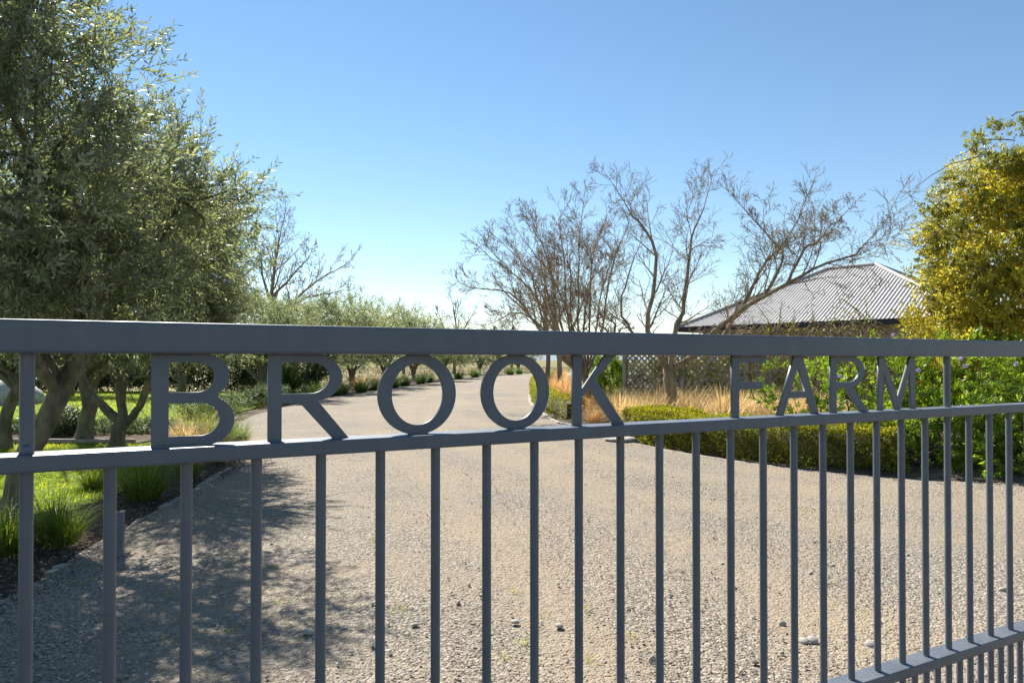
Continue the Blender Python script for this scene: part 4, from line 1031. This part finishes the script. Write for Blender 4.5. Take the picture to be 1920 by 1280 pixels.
# dry vine along the fence top with long shoots
rs = np.random.RandomState(540)
dv = empty('dry_vine', fpt(3.0, 0, 0)); tag(dv, 'tangled dry brown vine heaped along the fence top below the roof', 'vine')
items = []
for i in range(190):
    s = rs.uniform(2.1, 6.2); p = np.array(fpt(s, rs.normal(0, 0.16), 1.9+rs.uniform(0, 0.35)))
    d = rdirs(rs, 1)[0]*np.array([0.5, 0.35, 0.22])
    items.append((curve_pts([p, p+d*0.5+np.array([0, 0, 0.16]), p+d+rs.normal(size=3)*0.08], 7), np.linspace(0.013, 0.005, 7), 4))
tag(link('canes', tubes('canes', items, M['dead_vine']), dv), kind='stuff')
items = []
for i in range(34):
    s = rs.uniform(3.2, 6.4); p = np.array(fpt(s, rs.normal(0, 0.15), 1.6)); h = rs.uniform(0.5, 1.5)
    items.append((curve_pts([p, p+np.array([rs.normal(0, 0.12), 0, h*0.6]), p+np.array([rs.normal(0, 0.3), rs.normal(0, 0.1), h])], 9, rs, 0.015), np.linspace(0.014, 0.004, 9), 4))
link('shoots', tubes('shoots', items, M['dead_vine']), dv)
P = []; D = []
for it in items:
    for k in range(34):
        u = rs.uniform(0.3, 1); i = min(int(u*8), 7); P.append(it[0][i]*(1-(u*8-i))+it[0][i+1]*(u*8-i)+rs.normal(size=3)*0.05); D.append(rs.normal(size=3))
P = np.array(P); n = len(P)
link('leaves', leaf_mesh('leaves', P, np.array(D), rdirs(rs, n), rs.uniform(0.03, 0.075, n), rs.uniform(0.015, 0.035, n), M['vine_green'], rs.uniform(0.3, 1, n)), dv)

# ------------------------------------------------------------------ outbuilding with hipped iron roof
C0 = np.array((5.24, 21.3)); e = np.array((0.68, -0.733)); e /= np.linalg.norm(e); nn_ = np.array((-e[1], e[0])); a_ = 3.22; LN = 2*a_+1.39; EV = 2.6; RG = 4.36
hs = empty('outbuilding', (*C0, 0), math.atan2(e[1], e[0])); hs['_local'] = 1
tag(hs, 'low outbuilding with a hipped grey corrugated iron roof behind the fence', 'building')
def corr(name, base0, base1, top0, top1):
    """corrugated sheet over a trapezoid/triangle with ribs running up the slope; base along the eave"""
    b0, b1, t0, t1 = map(np.array, (base0, base1, top0, top1))
    L_ = np.linalg.norm(b1-b0); ax = (b1-b0)/L_
    mid = (t0+t1)/2 - b0; up = mid - ax*(mid @ ax); hgt = np.linalg.norm(up); up /= hgt; nrm = np.cross(ax, up)
    ta, tb = (t0-b0) @ ax, (t1-b0) @ ax
    pitch = 0.1; m = int(L_/pitch*6); V = []; F = []
    for i in range(m+1):
        x = L_*i/m
        h = hgt*min(1.0, x/ta if ta > 1e-6 else 1.0, (L_-x)/(L_-tb) if L_-tb > 1e-6 else 1.0)
        z = 0.014*math.cos(2*math.pi*x/pitch)
        V += [b0+ax*x+nrm*z-up*0.05, b0+ax*x+up*h+nrm*z]
        if i: F.append((2*i-2, 2*i, 2*i+1, 2*i-1))
    return npmesh(name, np.array(V), np.array(F), M['roof'], smooth=True)
c = [np.array((0,0,EV),float), np.array((LN,0,EV),float), np.array((LN,2*a_,EV),float), np.array((0,2*a_,EV),float)]
r0, r1 = np.array((a_,a_,RG)), np.array((LN-a_,a_,RG))
for b0, b1, t0, t1 in ((c[0],c[1],r0,r1), (c[1],c[2],r1,r1), (c[2],c[3],r1,r0), (c[3],c[0],r0,r0)):
    link('roof_sheet', corr('roof_sheet', b0, b1, t0, t1), hs)
for p0, p1 in ((c[0],r0), (c[1],r1), (c[2],r1), (c[3],r0), (r0,r1)):
    P = np.array([p0+(p1-p0)*k+np.array((0,0,0.02)) for k in (0, 0.5, 1)])
    link('ridge_cap', tubes('ridge_cap', [(P, [0.055]*3, 8)], M['roof']), hs)
mb = MB(); o_ = 0.06
for (x0,x1,y0,y1) in ((-o_,LN+o_,-o_-0.06,-o_), (-o_,LN+o_,2*a_+o_,2*a_+o_+0.06), (-o_-0.06,-o_-0.002,-o_-0.06,2*a_+o_+0.06), (LN+o_+0.002,LN+o_+0.06,-o_-0.06,2*a_+o_+0.06)):
    mb.box(x0,x1,y0,y1,EV-0.17,EV-0.025)
link('gutter', mb.mesh('gutter', M['fascia']), hs)
mb = MB(); mb.box(-o_, LN+o_, -o_, 2*a_+o_, EV-0.14, EV-0.11); link('soffit', mb.mesh('soffit', M['wall']), hs)
mb = MB(); mb.box(0.5, LN-0.5, 0.5, 2*a_-0.5, -0.1, EV-0.142); link('wall', mb.mesh('wall', M['wall']), hs)
mb = MB(); mb.box(LN-2.0, LN-1.82, 4.3, 4.48, 3.2, 4.35); mb.box(LN-2.04, LN-1.78, 4.26, 4.52, 4.352, 4.4); link('roof_vent', mb.mesh('roof_vent', M['fascia']), hs)

# ------------------------------------------------------------------ shrubs on the right
sh = shrub('flowering_shrub', [(4.95,11.5,0.85,0.75,0.8,0.62), (5.75,10.7,0.95,0.9,0.8,0.75), (6.7,10.3,0.95,1.1,1.0,0.9), (7.9,10.1,1.0,1.2,1.1,0.95), (6.2,9.75,0.55,0.75,0.6,0.6), (7.1,9.45,0.5,0.9,0.7,0.58), (8.2,9.3,0.5,0.9,0.7,0.58), (9.2,9.3,0.6,1.0,0.8,0.7), (9.0,9.9,1.0,1.1,1.1,0.95), (5.9,9.5,0.3,0.6,0.4,0.38), (6.9,9.1,0.28,0.75,0.42,0.36), (7.9,8.95,0.28,0.75,0.42,0.36), (8.9,8.85,0.28,0.75,0.42,0.36)],
      'large bright green flowering shrub at the right end of the box hedge', 'shrub', M['shrub'], 701, 8000, 11, 0.08, 0.030, 0.17, zmin=-0.45, clusters=1100, crad=0.17, whorl=True, amp=0.1, lo=0.66, stems=6)
rs = np.random.RandomState(710)
for px, py, Y in ((1722,694,9.3), (1810,686,9.2), (1802,672,9.3), (1905,682,9.0), (1575,705,10.0), (1556,760,9.9), (1675,628,9.9), (1642,637,10.3), (1880,650,9.2)):
    n = 46; cpt = np.array((W(px, Y-0.25), Y-0.25, HZ(py, Y-0.25)))
    D = rdirs(rs, n)
    fo = leaf_mesh('flower', cpt + D*0.012, D, rdirs(rs, n), 0.026, 0.016, M['petal'], rs.uniform(0, 1, n))
    link('flower', fo, sh)
VB = [(9.0,11.6,3.0,1.9,1.4,2.1), (7.9,11.3,3.2,0.85,0.9,1.2), (7.35,11.1,1.7,1.1,0.8,0.95), (8.5,11.2,4.45,0.8,0.8,0.7), (7.9,10.9,2.3,0.95,0.8,0.9), (8.8,10.7,2.6,1.0,0.7,1.4), (8.9,10.8,3.9,0.9,0.7,1.0)]
vt = shrub('climber_thicket', VB, 'tall thicket of yellow and green climbers at the right picture edge', 'thicket', M['vine_gold'], 721, 10500, 9, 0.06, 0.034, 0.22, zmin=0.6, clusters=1100, crad=0.25, stems=4, lo=0.6)
me, _ = sprays('green_leaves', [(7.8,11.2,3.4,0.95,0.95,1.2), (8.45,11.1,4.5,0.85,0.85,0.75), (7.3,11.0,2.95,0.45,0.5,0.6)], 3000, 12, 0.07, 0.03, 0.2, M['vine_green'], 722, 0.5, 170, 0.22, None, 0.8, 0.16, True)
link('green_leaves', me, vt)
items = []
Y = 10.8
for pts in (((1905,262),(1850,262),(1810,285),(1785,300)), ((1840,292),(1790,305),(1745,330),(1690,372)), ((1900,215),(1918,208),(1935,205)), ((1790,360),(1755,385),(1740,415)), ((1765,430),(1735,460),(1720,500)), ((1760,490),(1720,500),(1700,530)), ((1770,400),(1745,375),(1735,372))):
    P = curve_pts([q(px, py) for px, py in pts], 12, rs, 0.008); items.append((P, np.linspace(0.009, 0.003, 12), 4))
for it in items: link('tendril', tubes('tendril', [it], M['stem']), vt)
fine = []
for i in range(70):
    D = rdirs(rs, 1)[0]; b = np.array(VB[rs.randint(len(VB))]); p = b[:3]+D*b[3:6]*0.95
    if p[2] < 1.5: continue
    d = unit((D+rs.normal(size=3)*0.5)[None])[0]*rs.uniform(0.3, 0.7)
    fine.append((curve_pts([p-d*0.3, p+d*0.4+np.array([0,0,0.08]), p+d], 7), np.linspace(0.006, 0.0025, 7), 3))
tag(link('fine_tendrils', tubes('fine_tendrils', fine, M['stem']), vt), kind='stuff')
items += fine
P = np.concatenate([it[0][3:] for it in items]); P = np.repeat(P, 2, 0); n = len(P)
link('tendril_leaves', leaf_mesh('tendril_leaves', P, rdirs(rs, n), rdirs(rs, n), rs.uniform(0.02, 0.05, n), 0.02, M['vine_green'], rs.uniform(0, 1, n)), vt)

for o in list(bpy.data.objects):
    if '_local' in o: del o['_local']
